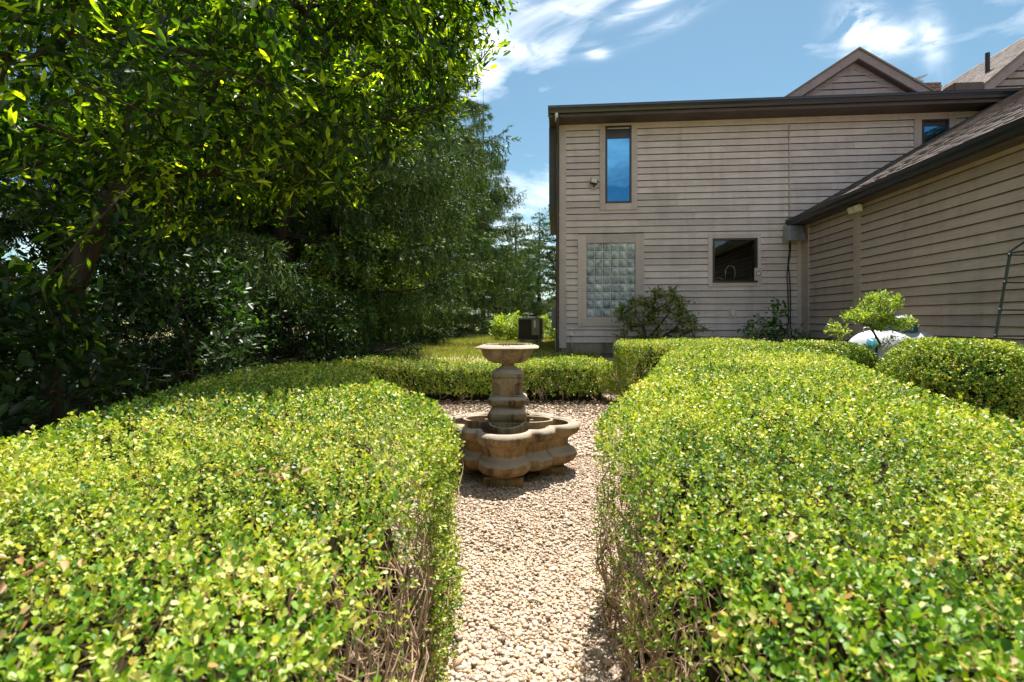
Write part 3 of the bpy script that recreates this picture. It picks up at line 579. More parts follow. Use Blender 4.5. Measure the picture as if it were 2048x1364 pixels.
# ------------------------------------------------------------------ fountain
def build_fountain():
    fx, fy = -.035, 4.32
    root = empty("stone_fountain", (fx, fy, 0), R(-4)); tag(root, "weathered tan cast stone garden fountain with lobed basin and raised bowl", "fountain")
    # plan outline of the basin: a square with half-round lobes on its four sides
    NA = 240
    def rad(th):
        best = 0; a = .405
        c, s = abs(math.cos(th)), abs(math.sin(th))
        sq = a / max(c, s); ch = (a * 2 - .10) / (c + s); best = min(sq, ch)
        for k in range(4):
            w = k * math.pi / 2; dx = math.cos(th - w); dy = math.sin(th - w); cc, rr = .395, .222
            disc = rr * rr - (cc * dy) ** 2
            if disc > 0 and dx > 0: best = max(best, cc * dx + math.sqrt(disc))
        return best
    rs = np.array([rad(2 * math.pi * i / NA) for i in range(NA)])
    ks = np.array([1, 2, 1]) / 4
    th = np.arange(NA) * 2 * math.pi / NA; dirs = np.stack([np.cos(th), np.sin(th)], -1)
    prof = [(-.20, .075), (-.135, .085), (-.075, .105), (-.035, .135), (-.020, .165), (-.030, .193), (-.055, .212), (-.072, .222), (-.094, .232), (-.104, .262), (-.098, .292), (-.080, .318), (-.078, .326),
            (-.050, .336), (-.018, .352), (-.002, .376), (0, .398), (-.012, .420), (-.036, .434), (-.062, .436), (-.080, .428), (-.086, .421), (-.098, .420), (-.102, .410), (-.106, .30), (-.115, .20), (-.17, .17)]
    V = []
    for o, z in prof:
        rr = rs + o * (.75 + .25 * rs / rs.max()); V.append(np.concatenate([dirs * rr[:, None], np.full((NA, 1), z)], 1))
    m = len(prof); V = np.concatenate(V + [np.array([[0, 0, .17], [0, 0, .075]])])
    fs = [(i * NA + k, i * NA + (k + 1) % NA, (i + 1) * NA + (k + 1) % NA, (i + 1) * NA + k) for i in range(m - 1) for k in range(NA)]
    mb = MB(); mb.add(V, fs + [((m - 1) * NA + k, (m - 1) * NA + (k + 1) % NA, m * NA) for k in range(NA)] + [((k + 1) % NA, k, m * NA + 1) for k in range(NA)])
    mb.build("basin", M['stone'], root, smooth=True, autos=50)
    for k in range(4):
        b = MB(); Mx = Matrix.Rotation(k * math.pi / 2, 4, 'Z')
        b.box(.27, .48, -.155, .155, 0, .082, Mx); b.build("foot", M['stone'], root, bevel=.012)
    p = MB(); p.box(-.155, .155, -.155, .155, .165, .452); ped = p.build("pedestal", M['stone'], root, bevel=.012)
    for k in range(4):                                        # four half-round troughs on the pedestal sides
        w = k * math.pi / 2; Mx = Matrix.Rotation(w, 4, 'Z'); a = .150; t = .022
        n = 22; outer = [(.1562 + .235 * math.sin(math.pi * i / n), -a * math.cos(math.pi * i / n)) for i in range(n + 1)]
        inner = [(.1562 + (.235 - t) * math.sin(math.pi * i / n), -(a - t) * math.cos(math.pi * i / n)) for i in range(n + 1)]
        b = MB(); vs = []
        zs = [(outer, .20, .70), (outer, .30, .86), (outer, .385, .95), (outer, .405, 1.0), (outer, .440, 1.0), (outer, .448, .985), (inner, .448, 1.0), (inner, .440, .985), (inner, .36, .97)]
        for pl, z, s in zs:
            vs += [Mx @ Vector((.1562 + (x - .1562) * s, y * s, z)) for x, y in pl]
        N1 = n + 1; q = [(i * N1 + j, i * N1 + j + 1, (i + 1) * N1 + j + 1, (i + 1) * N1 + j) for i in range(len(zs) - 1) for j in range(n)]
        q += [tuple((len(zs) - 1) * N1 + j for j in range(N1))]
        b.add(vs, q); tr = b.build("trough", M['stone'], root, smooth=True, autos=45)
        for sy in (-1, 1):
            s = MB(); s.box(.185, .215, sy * .095 - .012, sy * .095 + .012, .36, .425, Mx); s.build("lug", M['stone'], tr, bevel=.004)
    # column: octagonal sections with soft corners
    def octo(prof, name, cf=.30, parent=root, mat=M['stone'], seg=6, autos=40, niche=False):
        """prof (half width, z); square with rounded chamfers of share cf"""
        mb = MB(); vs = []; pts = []
        for k in range(4):
            w = k * math.pi / 2
            for e in (-1 + cf, 1 - cf):
                x, y = 1.0, e; pts.append((x * math.cos(w) - y * math.sin(w), x * math.sin(w) + y * math.cos(w)))
        n = len(pts)
        for row in prof:
            h, z = row[0], row[1]; c2 = row[2] if len(row) > 2 else cf
            for k in range(4):
                w = k * math.pi / 2
                for e in (-1 + c2, 1 - c2): vs.append(((math.cos(w) - e * math.sin(w)) * h, (math.sin(w) + e * math.cos(w)) * h, z))
        m = len(prof); fs = [(i * n + k, i * n + (k + 1) % n, (i + 1) * n + (k + 1) % n, (i + 1) * n + k) for i in range(m - 1) for k in range(n)]
        fs += [tuple(range(n - 1, -1, -1)), tuple(range((m - 1) * n, m * n))]
        mb.add(vs, fs); return mb.build(name, mat, parent, smooth=True, autos=autos)
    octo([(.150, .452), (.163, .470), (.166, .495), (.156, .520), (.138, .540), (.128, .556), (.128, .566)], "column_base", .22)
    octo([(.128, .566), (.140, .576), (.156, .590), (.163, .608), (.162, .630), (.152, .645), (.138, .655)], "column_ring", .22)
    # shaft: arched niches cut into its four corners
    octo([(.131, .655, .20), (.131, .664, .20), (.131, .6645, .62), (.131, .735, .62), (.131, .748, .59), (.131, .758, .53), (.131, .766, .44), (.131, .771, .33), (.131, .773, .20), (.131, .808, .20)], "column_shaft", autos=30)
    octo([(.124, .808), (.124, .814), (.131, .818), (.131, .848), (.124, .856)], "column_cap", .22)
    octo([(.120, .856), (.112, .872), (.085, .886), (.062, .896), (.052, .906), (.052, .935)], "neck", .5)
    # raised bowl, eight sided, with a broad flat rim
    b = MB(); n = 8; prof = [(.090, .932), (.118, .934), (.165, .957), (.198, .990), (.214, 1.030), (.218, 1.052), (.262, 1.060), (.266, 1.066), (.258, 1.074), (.205, 1.092), (.195, 1.092), (.190, 1.086), (.180, 1.03), (.10, 1.0)]
    vs = []; base = [(1, .5), (1, -.5), (.5, -1), (-.5, -1), (-1, -.5), (-1, .5), (-.5, 1), (.5, 1)]
    for r_, z in prof: vs += [(x * r_, y * r_, z) for x, y in base]
    m = len(prof); fs = [(i * n + k, i * n + (k + 1) % n, (i + 1) * n + (k + 1) % n, (i + 1) * n + k) for i in range(m - 1) for k in range(n)] + [tuple(range(n - 1, -1, -1)), tuple(range((m - 1) * n, m * n))]
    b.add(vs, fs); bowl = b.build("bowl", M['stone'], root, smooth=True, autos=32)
    for k in range(4):                                        # spillway with three grooves on each side of the rim
        Mx = Matrix.Rotation(k * math.pi / 2 - math.pi / 2, 4, 'Z')
        s = MB(); s.box(.150, .193, -.045, .045, 1.03, 1.0915, Mx); sp = s.build("spillway", M['stone'], bowl, bevel=.004)
        for j in (-1, 0, 1):
            g = MB(); g.box(.172, .222, j * .024 - .006, j * .024 + .006, 1.07, 1.0935, Mx); g.build("groove", M['room_dark'], bowl, bevel=.003)
build_fountain()

# ------------------------------------------------------------------ house
HO = Vector((1.164, 12.0, 0)); HA = R(-5.0)
house = empty("house", (HO.x, HO.y, .5), HA); tag(house, "taupe clapboard house with dark gutters, gables and a low side wing", "house")
hc, hs_ = math.cos(HA), math.sin(HA)
def wall_at(px, py, s=0.0):
    """photo pixel -> (along, height) on the plane s behind the front wall, in house coordinates"""
    k = (px - 1024) / F
    # world = HO + t*(hc,hs) + s*(-hs,hc)
    bx, by = HO.x - hs_ * s, HO.y + hc * s
    t = (k * by - bx) / (hc - k * hs_); d = by + hs_ * t
    return t, EYE + (640 - py) / F * d - .5
XW = wall_at(1605, 600)[0]                                    # the wing wall meets the front wall here
EXP = .1535; SID0 = .25                                       # board exposure, foot of the siding (house z: ground = 0)
EAVE = 5.67; SOFF = 5.46
def wing_at(px, py, off=0.0):
    """photo pixel -> (y along the wing wall, height) in house coordinates"""
    k = (px - 1024) / F; x = XW + off
    bx, by = HO.x + hc * x, HO.y + hs_ * x
    s = (k * by - bx) / (-hs_ - k * hc); d = by + hc * s
    return s, EYE + (640 - py) / F * d - .5
def board_mesh(name, t0=.036, t1=.006):
    """unit-length clapboard along x, face towards -y, painted lap shade along the bottom"""
    me = bpy.data.meshes.new(name); h = EXP + .02
    pr = ((0, 0), (-t0 + .012, 0), (-t0, .011), (-t1, h), (0, h))
    vs = [(x, y, z) for x in (0, 1) for y, z in pr]; n = 5
    fs = [(0, 1, 2, 3, 4), (9, 8, 7, 6, 5)] + [(i, (i + 1) % n, n + (i + 1) % n, n + i) for i in range(n)]
    me.from_pydata(vs, [], fs); me.update()
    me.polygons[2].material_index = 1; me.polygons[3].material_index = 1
    bm = bmesh.new(); bm.from_mesh(me); bmesh.ops.recalc_face_normals(bm, faces=bm.faces); bm.to_mesh(me); bm.free(); return me
board = board_mesh("clapboard"); board.materials.append(M['siding']); board.materials.append(M['lap_shade'])
gboard = board_mesh("clapboard"); gboard.materials.append(M['gable_siding']); gboard.materials.append(M['lap_shade'])
wboard = board_mesh("clapboard"); wboard.materials.append(M['wing_siding']); wboard.materials.append(M['lap_shade'])
rgh = random.Random(3)
def lay(parent, me, x0, x1, z, y=0.0, rz=0.0, sag=.0012):
    if x1 - x0 < .02: return
    o = bpy.data.objects.new("clapboard", me); col.objects.link(o); o.parent = parent
    o.location = (x0, y, z + rgh.gauss(0, sag)) if rz == 0 else (y, x0, z + rgh.gauss(0, sag)); o.scale = (x1 - x0, 1, 1); o.rotation_euler = (rgh.gauss(0, .006), rgh.gauss(0, .0006), rz)
def rect_px(l, r, t, b, s=0.0):
    x0, z1 = wall_at(l, t, s); x1, z0 = wall_at(r, b, s); x0b, z1b = wall_at(r, t, s); _, z0b = wall_at(l, b, s); return x0, x1, (z0 + z0b) / 2, (z1 + z1b) / 2
def snapz(z): return z
W1 = rect_px(1199, 1274, 246, 420); W1F = rect_px(1210.5, 1262.5, 253, 407)
W2 = rect_px(1155.5, 1288, 468.5, 652); W2F = rect_px(1172.5, 1270.5, 486, 634)
W3 = rect_px(1415.5, 1521, 468, 573.5); W3F = rect_px(1424, 1513.5, 477, 565.5)
W4 = rect_px(1826, 1910, 232, 400); W4F = rect_px(1841, 1895, 240, 392)
SEAM = wall_at(1577, 400)[0]
def build_front():
    w = MB()
    x0, x1, z0, z1 = W3F
    # front wall core with a real opening for the sink window
    w.box(0, x0, 0, .16, .02, SOFF); w.box(x1, 12.4, 0, .16, .02, SOFF); w.box(x0, x1, 0, .16, .02, z0); w.box(x0, x1, 0, .16, z1, SOFF)
    wall = w.build("front_wall", M['wall_core'], house)
    fnd = MB(); fnd.box(.02, XW, -.012, -.002, -.3, SID0 + .01); fnd.build("foundation", M['concrete'], house)
    rows = int((SOFF - SID0) / EXP) + 1
    for i in range(rows):
        z = SID0 + i * EXP; segs = [(.135, SEAM - .004), (SEAM + .004, 12.3)]
        if z < 2.75: segs[1] = (SEAM + .004, XW)
        for (a, b, c, d) in (W1, W2, W3, W4):
            if z > c - .02 and z + EXP < d + .05:
                ns = []
                for s0, s1 in segs:
                    if s1 <= a or s0 >= b: ns.append((s0, s1)); continue
                    if s0 < a: ns.append((s0, a + .01))
                    if s1 > b: ns.append((b - .01, s1))
                segs = ns
        for s0, s1 in segs:
            s1 = min(s1, 12.3)
            if s1 - s0 > 2.6:
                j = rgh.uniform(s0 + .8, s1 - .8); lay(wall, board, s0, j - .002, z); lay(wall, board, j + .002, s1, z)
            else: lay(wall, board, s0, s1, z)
    cb = MB(); cb.box(-.004, .135, -.042, -.002, SID0 - .12, SOFF); cb.build("corner_board", M['trim'], house)
    # frieze under the soffit
    fr = MB(); fr.box(.135, 12.3, -.040, -.0355, SOFF - .13, SOFF); fr.build("frieze_board", M['trim'], house)
    sf = MB(); sf.box(-.27, 12.4, -.52, -.001, SOFF, SOFF + .02); sf.build("soffit", M['soffit'], house)
    fa = MB(); fa.box(-.27, 12.4, -.545, -.522, SOFF - .01, EAVE + .05); fa.build("fascia", M['soffit'], house)
    g = MB(); pr = [(-.546, EAVE - .15), (-.61, EAVE - .15), (-.625, EAVE - .10), (-.655, EAVE - .06), (-.668, EAVE - .05), (-.668, EAVE - .005), (-.675, EAVE), (-.655, EAVE), (-.655, EAVE - .03), (-.60, EAVE - .09), (-.546, EAVE - .12)]
    g.prism(pr, -.29, 12.4, 'x'); g.build("gutter", M['gutter'], house)
    # main roof
    rt = math.tan(R(21)); rf = MB()
    rf.prism([(-.60, EAVE - .01), (6.0, EAVE + 6.6 * rt), (6.0, EAVE + 6.6 * rt - .05), (-.60, EAVE - .06)], -.27, 12.4, 'x'); roof = rf.build("main_roof", M['shingle'], house)
    back = MB(); back.box(.0, 12.3, .16, 8.0, .02, SOFF - .01); 
    # side wall facing the spruces
    sw = MB(); sw.box(-.002, .10, .165, 7.6, -.1, SOFF - .01); side = sw.build("side_wall", M['wall_core'], house)
    for i in range(rows):
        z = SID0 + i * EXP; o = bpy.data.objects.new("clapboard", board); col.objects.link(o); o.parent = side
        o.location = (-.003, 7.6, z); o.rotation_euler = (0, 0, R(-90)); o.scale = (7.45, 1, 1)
    cb = MB(); cb.box(-.030, -.004, -.03, .11, SID0 - .12, SOFF); cb.build("corner_board", M['trim'], house)
    # cantilevered bay on the upper storey of the side wall
    zb = wall_at(1100, 431, .5)[1]
    by = MB(); by.box(-.262, -.03, .10, 3.4, zb, SOFF - .002); bay = by.build("side_bay", M['bay'], house)
    bf = MB(); bf.box(-.276, -.263, .08, 3.42, zb - .02, SOFF - .004); bf.build("bay_panel", M['gutter'], bay)
    rs = MB(); rs.box(-.27, -.004, .0, 7.8, SOFF, SOFF + .02); rs.build("soffit", M['soffit'], house)
    rk = MB(); rk.prism([(-.55, EAVE - .16), (6.0, EAVE + 6.55 * rt - .10), (6.0, EAVE + 6.55 * rt - .30), (-.55, EAVE - .20)], -.295, -.272, 'x'); rk.build("rake_board", M['gutter'], house)
    # downspout with elbow
    d = MB(); d.tube([(-.075, -.60, EAVE - .15), (-.075, -.60, SOFF - .04), (-.075, -.12, SOFF - .42), (-.075, -.07, SOFF - .55), (-.075, -.07, .12), (-.075, -.13, .05)], .036, 10)
    d.build("downspout", M['soffit'], house, smooth=True, autos=50)
    cl = MB(); cl.tube([(-.10, -.655, EAVE - .16), (-.10, -.62, SOFF - .02), (-.11, -.52, SOFF - .10)], [.03, .035, .02], 8); cl.build("downspout_elbow", M['white_plastic'], house, smooth=True)
build_front()
def window(rect, fr, name, trim_w_label, glass, depth=.06, sash=True, sashw=.045):
    a, b, c, d = rect; x0, x1, z0, z1 = fr
    e = empty(name, (0, 0, 0)); e.parent = house
    y = -.046
    for nm, bx in (("trim_board", (a, x0, c, d)), ("trim_board", (x1, b, c, d)), ("trim_board", (x0, x1, z1, d)), ("trim_board", (x0, x1, c, z0))):
        m = MB(); m.box(bx[0] + .001, bx[1] - .001, y, -.0015, bx[2] + .001, bx[3] - .001); m.build(nm, M['trim'], e)
    if sash:
        s = MB()
        for q in ((x0, x0 + sashw, z0, z1), (x1 - sashw, x1, z0, z1), (x0 + sashw, x1 - sashw, z1 - sashw, z1), (x0 + sashw, x1 - sashw, z0, z0 + sashw)): s.box(q[0], q[1], -.058, -.004, q[2], q[3])
        s.build("sash", M['sash'], e)
    return e
def build_windows():
    w = window(W1, W1F, "tall_window", "", 'coated'); x0, x1, z0, z1 = W1F
    g = MB(); g.box(x0 + .04, x1 - .04, -.024, -.016, z0 + .04, z1 - .30); g.build("pane", M['coated_glass'], w)
    h = MB(); h.box(x0 + .046, x1 - .046, -.030, -.006, z1 - .30, z1 - .046); h.build("header_panel", M['sash'], w)
    w = window(W4, W4F, "corner_window", "", 'coated'); x0, x1, z0, z1 = W4F
    g = MB(); g.box(x0 + .04, x1 - .04, -.024, -.016, z0 + .04, z1 - .15); g.build("pane", M['coated_glass'], w)
    h = MB(); h.box(x0 + .046, x1 - .046, -.030, -.006, z1 - .15, z1 - .046); h.build("header_panel", M['sash'], w)
    # sink window: clear pane over a real dark room
    w = window(W3, W3F, "sink_window", "", 'clear'); x0, x1, z0, z1 = W3F
    g = MB(); g.box(x0 + .04, x1 - .04, -.030, -.024, z0 + .04, z1 - .04); g.build("pane", M['clear_glass'], w)
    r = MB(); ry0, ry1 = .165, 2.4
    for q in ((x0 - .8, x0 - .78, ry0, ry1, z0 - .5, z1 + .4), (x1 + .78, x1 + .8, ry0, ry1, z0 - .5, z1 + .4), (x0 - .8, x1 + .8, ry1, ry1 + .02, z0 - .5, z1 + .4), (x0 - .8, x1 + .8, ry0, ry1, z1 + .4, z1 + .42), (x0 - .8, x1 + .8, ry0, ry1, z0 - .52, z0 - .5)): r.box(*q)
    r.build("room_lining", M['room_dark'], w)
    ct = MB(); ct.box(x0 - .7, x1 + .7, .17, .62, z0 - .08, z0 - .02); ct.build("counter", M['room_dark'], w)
    fx = x0 + (x1 - x0) * .50
    f = empty("kitchen_faucet", house.matrix_world @ Vector((0, 0, 0))); f.rotation_euler = (0, 0, HA); f.location = (HO.x, HO.y, .5)
    tag(f, "tall gooseneck kitchen faucet seen through the square sink window", "faucet")
    b = MB(); pts = [(fx - .10, .30, z0 - .02), (fx - .10, .30, z0 + .30)] + [(fx + .01 - .11 * math.cos(math.pi * i / 10), .30, z0 + .30 + .13 * math.sin(math.pi * i / 10)) for i in range(1, 10)] + [(fx + .125, .30, z0 + .24), (fx + .09, .30, z0 + .10)]
    b.tube(pts, .010, 8); b.build("spout", M['chrome'], f, smooth=True)
    b = MB(); pts = [(fx - .36, .30, z0 - .02), (fx - .36, .30, z0 + .04)] + [(fx - .255 - .105 * math.cos(math.pi * i / 8), .30, z0 + .05 + .09 * math.sin(math.pi * i / 8)) for i in range(1, 8)] + [(fx - .15, .30, z0 + .0)]
    b.tube(pts, .008, 8); b.build("filter_tap", M['chrome'], f, smooth=True)
    # glass block window
    w = window(W2, W2F, "glass_block_window", "", None, sash=False); x0, x1, z0, z1 = W2F
    bk = MB(); bk.box(x0 + .001, x1 - .001, -.014, -.003, z0 + .001, z1 - .001); bk.build("mortar_grid", M['mortar'], w)
    nx_, nz_ = 6, 9; bw, bh = (x1 - x0) / nx_, (z1 - z0) / nz_
    me = bpy.data.meshes.new("glass_block"); bm = bmesh.new(); g = .5 - .045
    n = 6; grid = [[bm.verts.new((-g + 2 * g * i / n, -.018 - .55 * (1 - (2 * i / n - 1) ** 4) * (1 - (2 * j / n - 1) ** 4) * .02, -g + 2 * g * j / n)) for i in range(n + 1)] for j in range(n + 1)]
    for j in range(n):
        for i in range(n): bm.faces.new((grid[j][i], grid[j][i + 1], grid[j + 1][i + 1], grid[j + 1][i])).smooth = True
    ring = [grid[0][i] for i in range(n + 1)] + [grid[j][n] for j in range(1, n + 1)] + [grid[n][i] for i in range(n - 1, -1, -1)] + [grid[j][0] for j in range(n - 1, 0, -1)]
    low = [bm.verts.new((v.co.x * 1.02, -.008, v.co.z * 1.02)) for v in ring]
    for i in range(len(ring)): bm.faces.new((ring[i], low[i], low[(i + 1) % len(ring)], ring[(i + 1) % len(ring)]))
    bmesh.ops.recalc_face_normals(bm, faces=bm.faces); bm.to_mesh(me); bm.free(); me.materials.append(M['glass_block'])
    for j in range(nz_):
        for i in range(nx_):
            o = link("glass_block", me, None, w, (x0 + (i + .5) * bw, 0, z0 + (j + .5) * bh)); o.scale = (bw, 1, bh)
build_windows()

def build_wing():
    YF = -8.2; ZE = 3.06                                      # near end of the wing, eave height above house ground
    w = MB(); w.box(XW, XW + .16, YF, -.03, -.2, ZE - .10); wall = w.build("wing_wall", M['wall_core'], house)
    w = MB(); w.box(XW + .16, 12.4, YF, YF + .16, -.2, ZE - .10); w.build("wing_end_wall", M['wall_core'], house)
    ys = [wing_at(1621, 560)[0], wing_at(1711, 560)[0], wing_at(1725, 560)[0]]
    rows = int((ZE - .12 - SID0) / EXP) + 1
    segs = [(ys[0], ys[1]), (ys[2], YF)]
    for i in range(rows):
        z = SID0 + i * EXP
        for a, b in segs:
            if a - b > 3 and i % 3 == 1: pieces = [(a, -5.1 - .4 * (i % 2)), (-5.103 - .4 * (i % 2), b)]
            else: pieces = [(a, b)]
            for p, q in pieces:
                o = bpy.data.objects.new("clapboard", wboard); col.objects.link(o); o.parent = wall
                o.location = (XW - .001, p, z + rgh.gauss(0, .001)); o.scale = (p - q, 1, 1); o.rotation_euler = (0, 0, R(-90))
    for a, b in ((-.032, ys[0]), (ys[1], ys[2])):
        c = MB(); c.box(XW - .044, XW - .002, b, a, -.05, ZE - .10); c.build("corner_board", M['wing_siding'], house)
    c = MB(); c.box(XW - .14, XW - .046, -.044, -.0355, -.05, ZE - .10); c.build("corner_board", M['trim'], house)
    f = MB(); f.box(XW - .012, XW - .002, YF, -.04, -.3, SID0 + .01); f.build("wing_foundation", M['concrete'], house)
    OH = .27; tp = math.tan(R(30))
    s = MB(); s.box(XW - OH, XW - .001, YF - .2, -.037, ZE - .12, ZE - .10); s.build("wing_soffit", M['soffit'], house)
    s = MB(); s.box(XW - OH - .02, XW - OH - .001, YF - .2, -.035, ZE - .135, ZE + .03); s.build("wing_fascia", M['soffit'], house)
    x = XW - OH - .021; pr = [(x, ZE - .11), (x - .06, ZE - .11), (x - .075, ZE - .06), (x - .10, ZE - .02), (x - .105, ZE + .03), (x - .11, ZE + .035), (x - .09, ZE + .035), (x - .085, ZE + .0), (x - .04, ZE - .06), (x, ZE - .08)]
    g = MB(); g.prism(pr, YF - .22, -.036, 'y'); g.build("wing_gutter", M['gutter'], house)
    # roof deck and single shingle courses
    xr = 11.6; zr = ZE + .04 + (xr - (XW - OH - .03)) * tp
    d = MB(); d.prism([(XW - OH - .03, ZE + .02), (xr, zr - .02), (xr + 6, zr - .02 - 6 * tp), (xr + 6, zr - .1 - 6 * tp), (xr, zr - .10), (XW - OH - .03, ZE - .03)], YF - .2, -.036, 'y'); roof = d.build("wing_roof", M['shingle'], house)
    L = (xr - (XW - OH - .05)) / math.cos(R(30)); e = .142; n = int(L / e)
    me = bpy.data.meshes.new("shingle_course"); tt = .016; Ly = -.037 - (YF - .2); ns = 34; rr = random.Random(4)
    vs = []; fs = []
    k = 0; y = 0
    while y < Ly - .001:                                     # laminated tabs of uneven width and drop
        y2 = min(Ly, y + rr.uniform(.10, .26)); dr = rr.choice((0, 0, .018)); th = tt if dr == 0 else tt + .006
        b = len(vs); vs += [(0 - dr, y, 0), (0 - dr, y2, 0), (0 - dr, y, th), (0 - dr, y2, th), (e + .05, y, .002), (e + .05, y2, .002)]
        fs += [(b, b + 1, b + 3, b + 2), (b + 2, b + 3, b + 5, b + 4), (b, b + 2, b + 4), (b + 1, b + 5, b + 3)]; y = y2
    me.from_pydata(vs, [], fs); me.update(); me.materials.append(M['shingle'])
    bm = bmesh.new(); bm.from_mesh(me); bm.normal_update(); bm.to_mesh(me); bm.free()
    for i in range(n):
        o = bpy.data.objects.new("shingle_course", me); col.objects.link(o); o.parent = roof
        t = i * e; o.location = (XW - OH - .05 + t * math.cos(R(30)), YF - .2, ZE + .025 + t * math.sin(R(30))); o.rotation_euler = (0, R(-30), 0)
        if i % 2: o.location.y = -.037; o.scale = (1, -1, 1)
    # step flashing where the roof meets the front wall and the metal end of the gutter
    fl = MB(); hx, hz = wall_at(1575, 452, -.3); hx2, hz2 = wall_at(1607, 481, -.3)
    fl.add([(hx + .02, -.36, hz), (hx2 - .05, -.36, hz), (hx2 - .05, -.04, hz + .05), (hx + .02, -.04, hz + .05), (hx, -.42, hz2), (hx2 + .02, -.42, hz2), (hx2 + .02, -.04, hz2), (hx, -.04, hz2)],
           [(0, 1, 5, 4), (0, 3, 2, 1), (1, 2, 6, 5), (0, 4, 7, 3), (3, 7, 6, 2), (4, 5, 6, 7)]); fl.build("gutter_flashing", M['galv'], house, bevel=.006)
build_wing()

def build_gables():
    rt = math.tan(R(21))
    def roof_z(y): return EAVE + (y + .6) * rt
    # gable with clapboards rising behind the main eave
    s = 2.6; ax, az = wall_at(1717, 98, s); lx, lz = wall_at(1575, 192, s); rx, rz = wall_at(1856, 188, s)
    sl = (az - lz) / (ax - lx); hw = (az - roof_z(s) + .5) / sl; zb = az - hw * sl
    e = house
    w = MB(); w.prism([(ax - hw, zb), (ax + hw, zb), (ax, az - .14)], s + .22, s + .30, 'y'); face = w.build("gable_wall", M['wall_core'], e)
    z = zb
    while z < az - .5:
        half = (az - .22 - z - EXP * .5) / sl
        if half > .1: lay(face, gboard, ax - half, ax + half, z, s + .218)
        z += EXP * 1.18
    for sg in (-1, 1):
        n = Vector((0, 0))
        def para(dz0, dz1, y0, y1, nm, mat):
            m = MB(); m.prism([(ax, az - dz0), (ax + sg * hw, zb - dz0), (ax + sg * hw, zb - dz1), (ax, az - dz1)], y0, y1, 'y'); m.build(nm, mat, e)
        para(.02, .26, s - .02, s + .012, "rake_board", M['gable_trim'])
        para(.26, .28, s + .013, s + .217, "rake_soffit", M['soffit'])
        para(.26, .46, s + .19, s + .216, "frieze_board", M['gable_trim'])
        para(-.035, .018, s - .06, s + 3.6, "gable_roof", M['shingle'])
    # taller gable at the far right, roof slope and vent pipe in view
    s = 2.2; bx, bz = wall_at(1957, 180, s); cx, cz = wall_at(2048, 105, s); sl = (cz - bz) / (cx - bx)
    hw = 3.6; ax = bx + 2.6; az = bz + 2.6 * sl
    e2 = house; zb = az - hw * sl
    w = MB(); w.prism([(ax - hw, zb), (ax + hw, zb), (ax, az - .14)], s + .2, s + .28, 'y'); face = w.build("gable_wall", M['wall_core'], e2)
    z = zb
    while z < az - .5:
        half = (az - .24 - z - EXP * .5) / sl
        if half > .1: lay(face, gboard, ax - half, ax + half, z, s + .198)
        z += EXP * 1.3
    for sg in (-1, 1):
        def para(dz0, dz1, y0, y1, nm, mat):
            m = MB(); m.prism([(ax, az - dz0), (ax + sg * hw, zb - dz0), (ax + sg * hw, zb - dz1), (ax, az - dz1)], y0, y1, 'y'); return m.build(nm, mat, e2)
        para(.02, .28, s - .02, s + .012, "rake_board", M['gable_trim']); para(.28, .30, s + .013, s + .197, "rake_soffit", M['soffit'])
        rfo = para(-.04, .018, s - .05, s + 4.6, "gable_roof", M['shingle'])
        if sg == -1:
            me = bpy.data.meshes.new("shingle_course"); vs = []; fs = []; rr = random.Random(9); y = 0; Ly = 4.6
            while y < Ly - .001:
                y2 = min(Ly, y + rr.uniform(.1, .26)); dr = rr.choice((0, 0, .02)); b = len(vs)
                vs += [(-dr, y, 0), (-dr, y2, 0), (-dr, y, .018), (-dr, y2, .018), (.19, y, .002), (.19, y2, .002)]
                fs += [(b, b + 1, b + 3, b + 2), (b + 2, b + 3, b + 5, b + 4), (b, b + 2, b + 4), (b + 1, b + 5, b + 3)]; y = y2
            me.from_pydata(vs, [], fs); me.update(); me.materials.append(M['shingle'])
            an = math.atan(sl); Lr = hw / math.cos(an)
            for i in range(int(Lr / .142)):
                o = bpy.data.objects.new("shingle_course", me); col.objects.link(o); o.parent = rfo
                o.location = (ax - hw + i * .142 * math.cos(an), s - .05, zb + .045 + i * .142 * math.sin(an)); o.rotation_euler = (0, -an, 0)
    t, z1 = wall_at(1975, 106, s + 1.0); _, z0 = wall_at(1975, 150, s + 1.0)
    m = MB(); m.tube([(t, s + 1.0, z0 - .3), (t, s + 1.0, z1)], .055, 12); m.build("vent_pipe", M['black_cable'], house, smooth=True, autos=40)
    # low roof vent
    x0, z0 = wall_at(1895, 186, .9); x1, z1 = wall_at(1957, 170, .9)
    m = MB(); m.box(x0, x1, .7, 1.1, z0 - .2, z1); m.build("roof_vent", M['soffit'], house, bevel=.03)
    # brick chimney with a slanted metal cap
    s = 4.6; x0, zc = wall_at(1843, 164, s); x1, z0 = wall_at(1882, 190, s); bw = (x1 - x0) / 3
    c = empty("chimney", (0, 0, 0)); c.parent = house
    m = MB(); m.box(x0 + .01, x1 - .01, s + .01, s + .6, z0 - .6, zc - .02); m.build("flue_core", M['concrete'], c)
    bme = bpy.data.meshes.new("brick"); bm = bmesh.new(); bmesh.ops.create_cube(bm, size=1); bmesh.ops.bevel(bm, geom=list(bm.edges), offset=.03, segments=1, affect='EDGES'); bm.to_mesh(bme); bm.free(); bme.materials.append(M['brick'])
    hgt = .085; r = 0; z = zc - .03
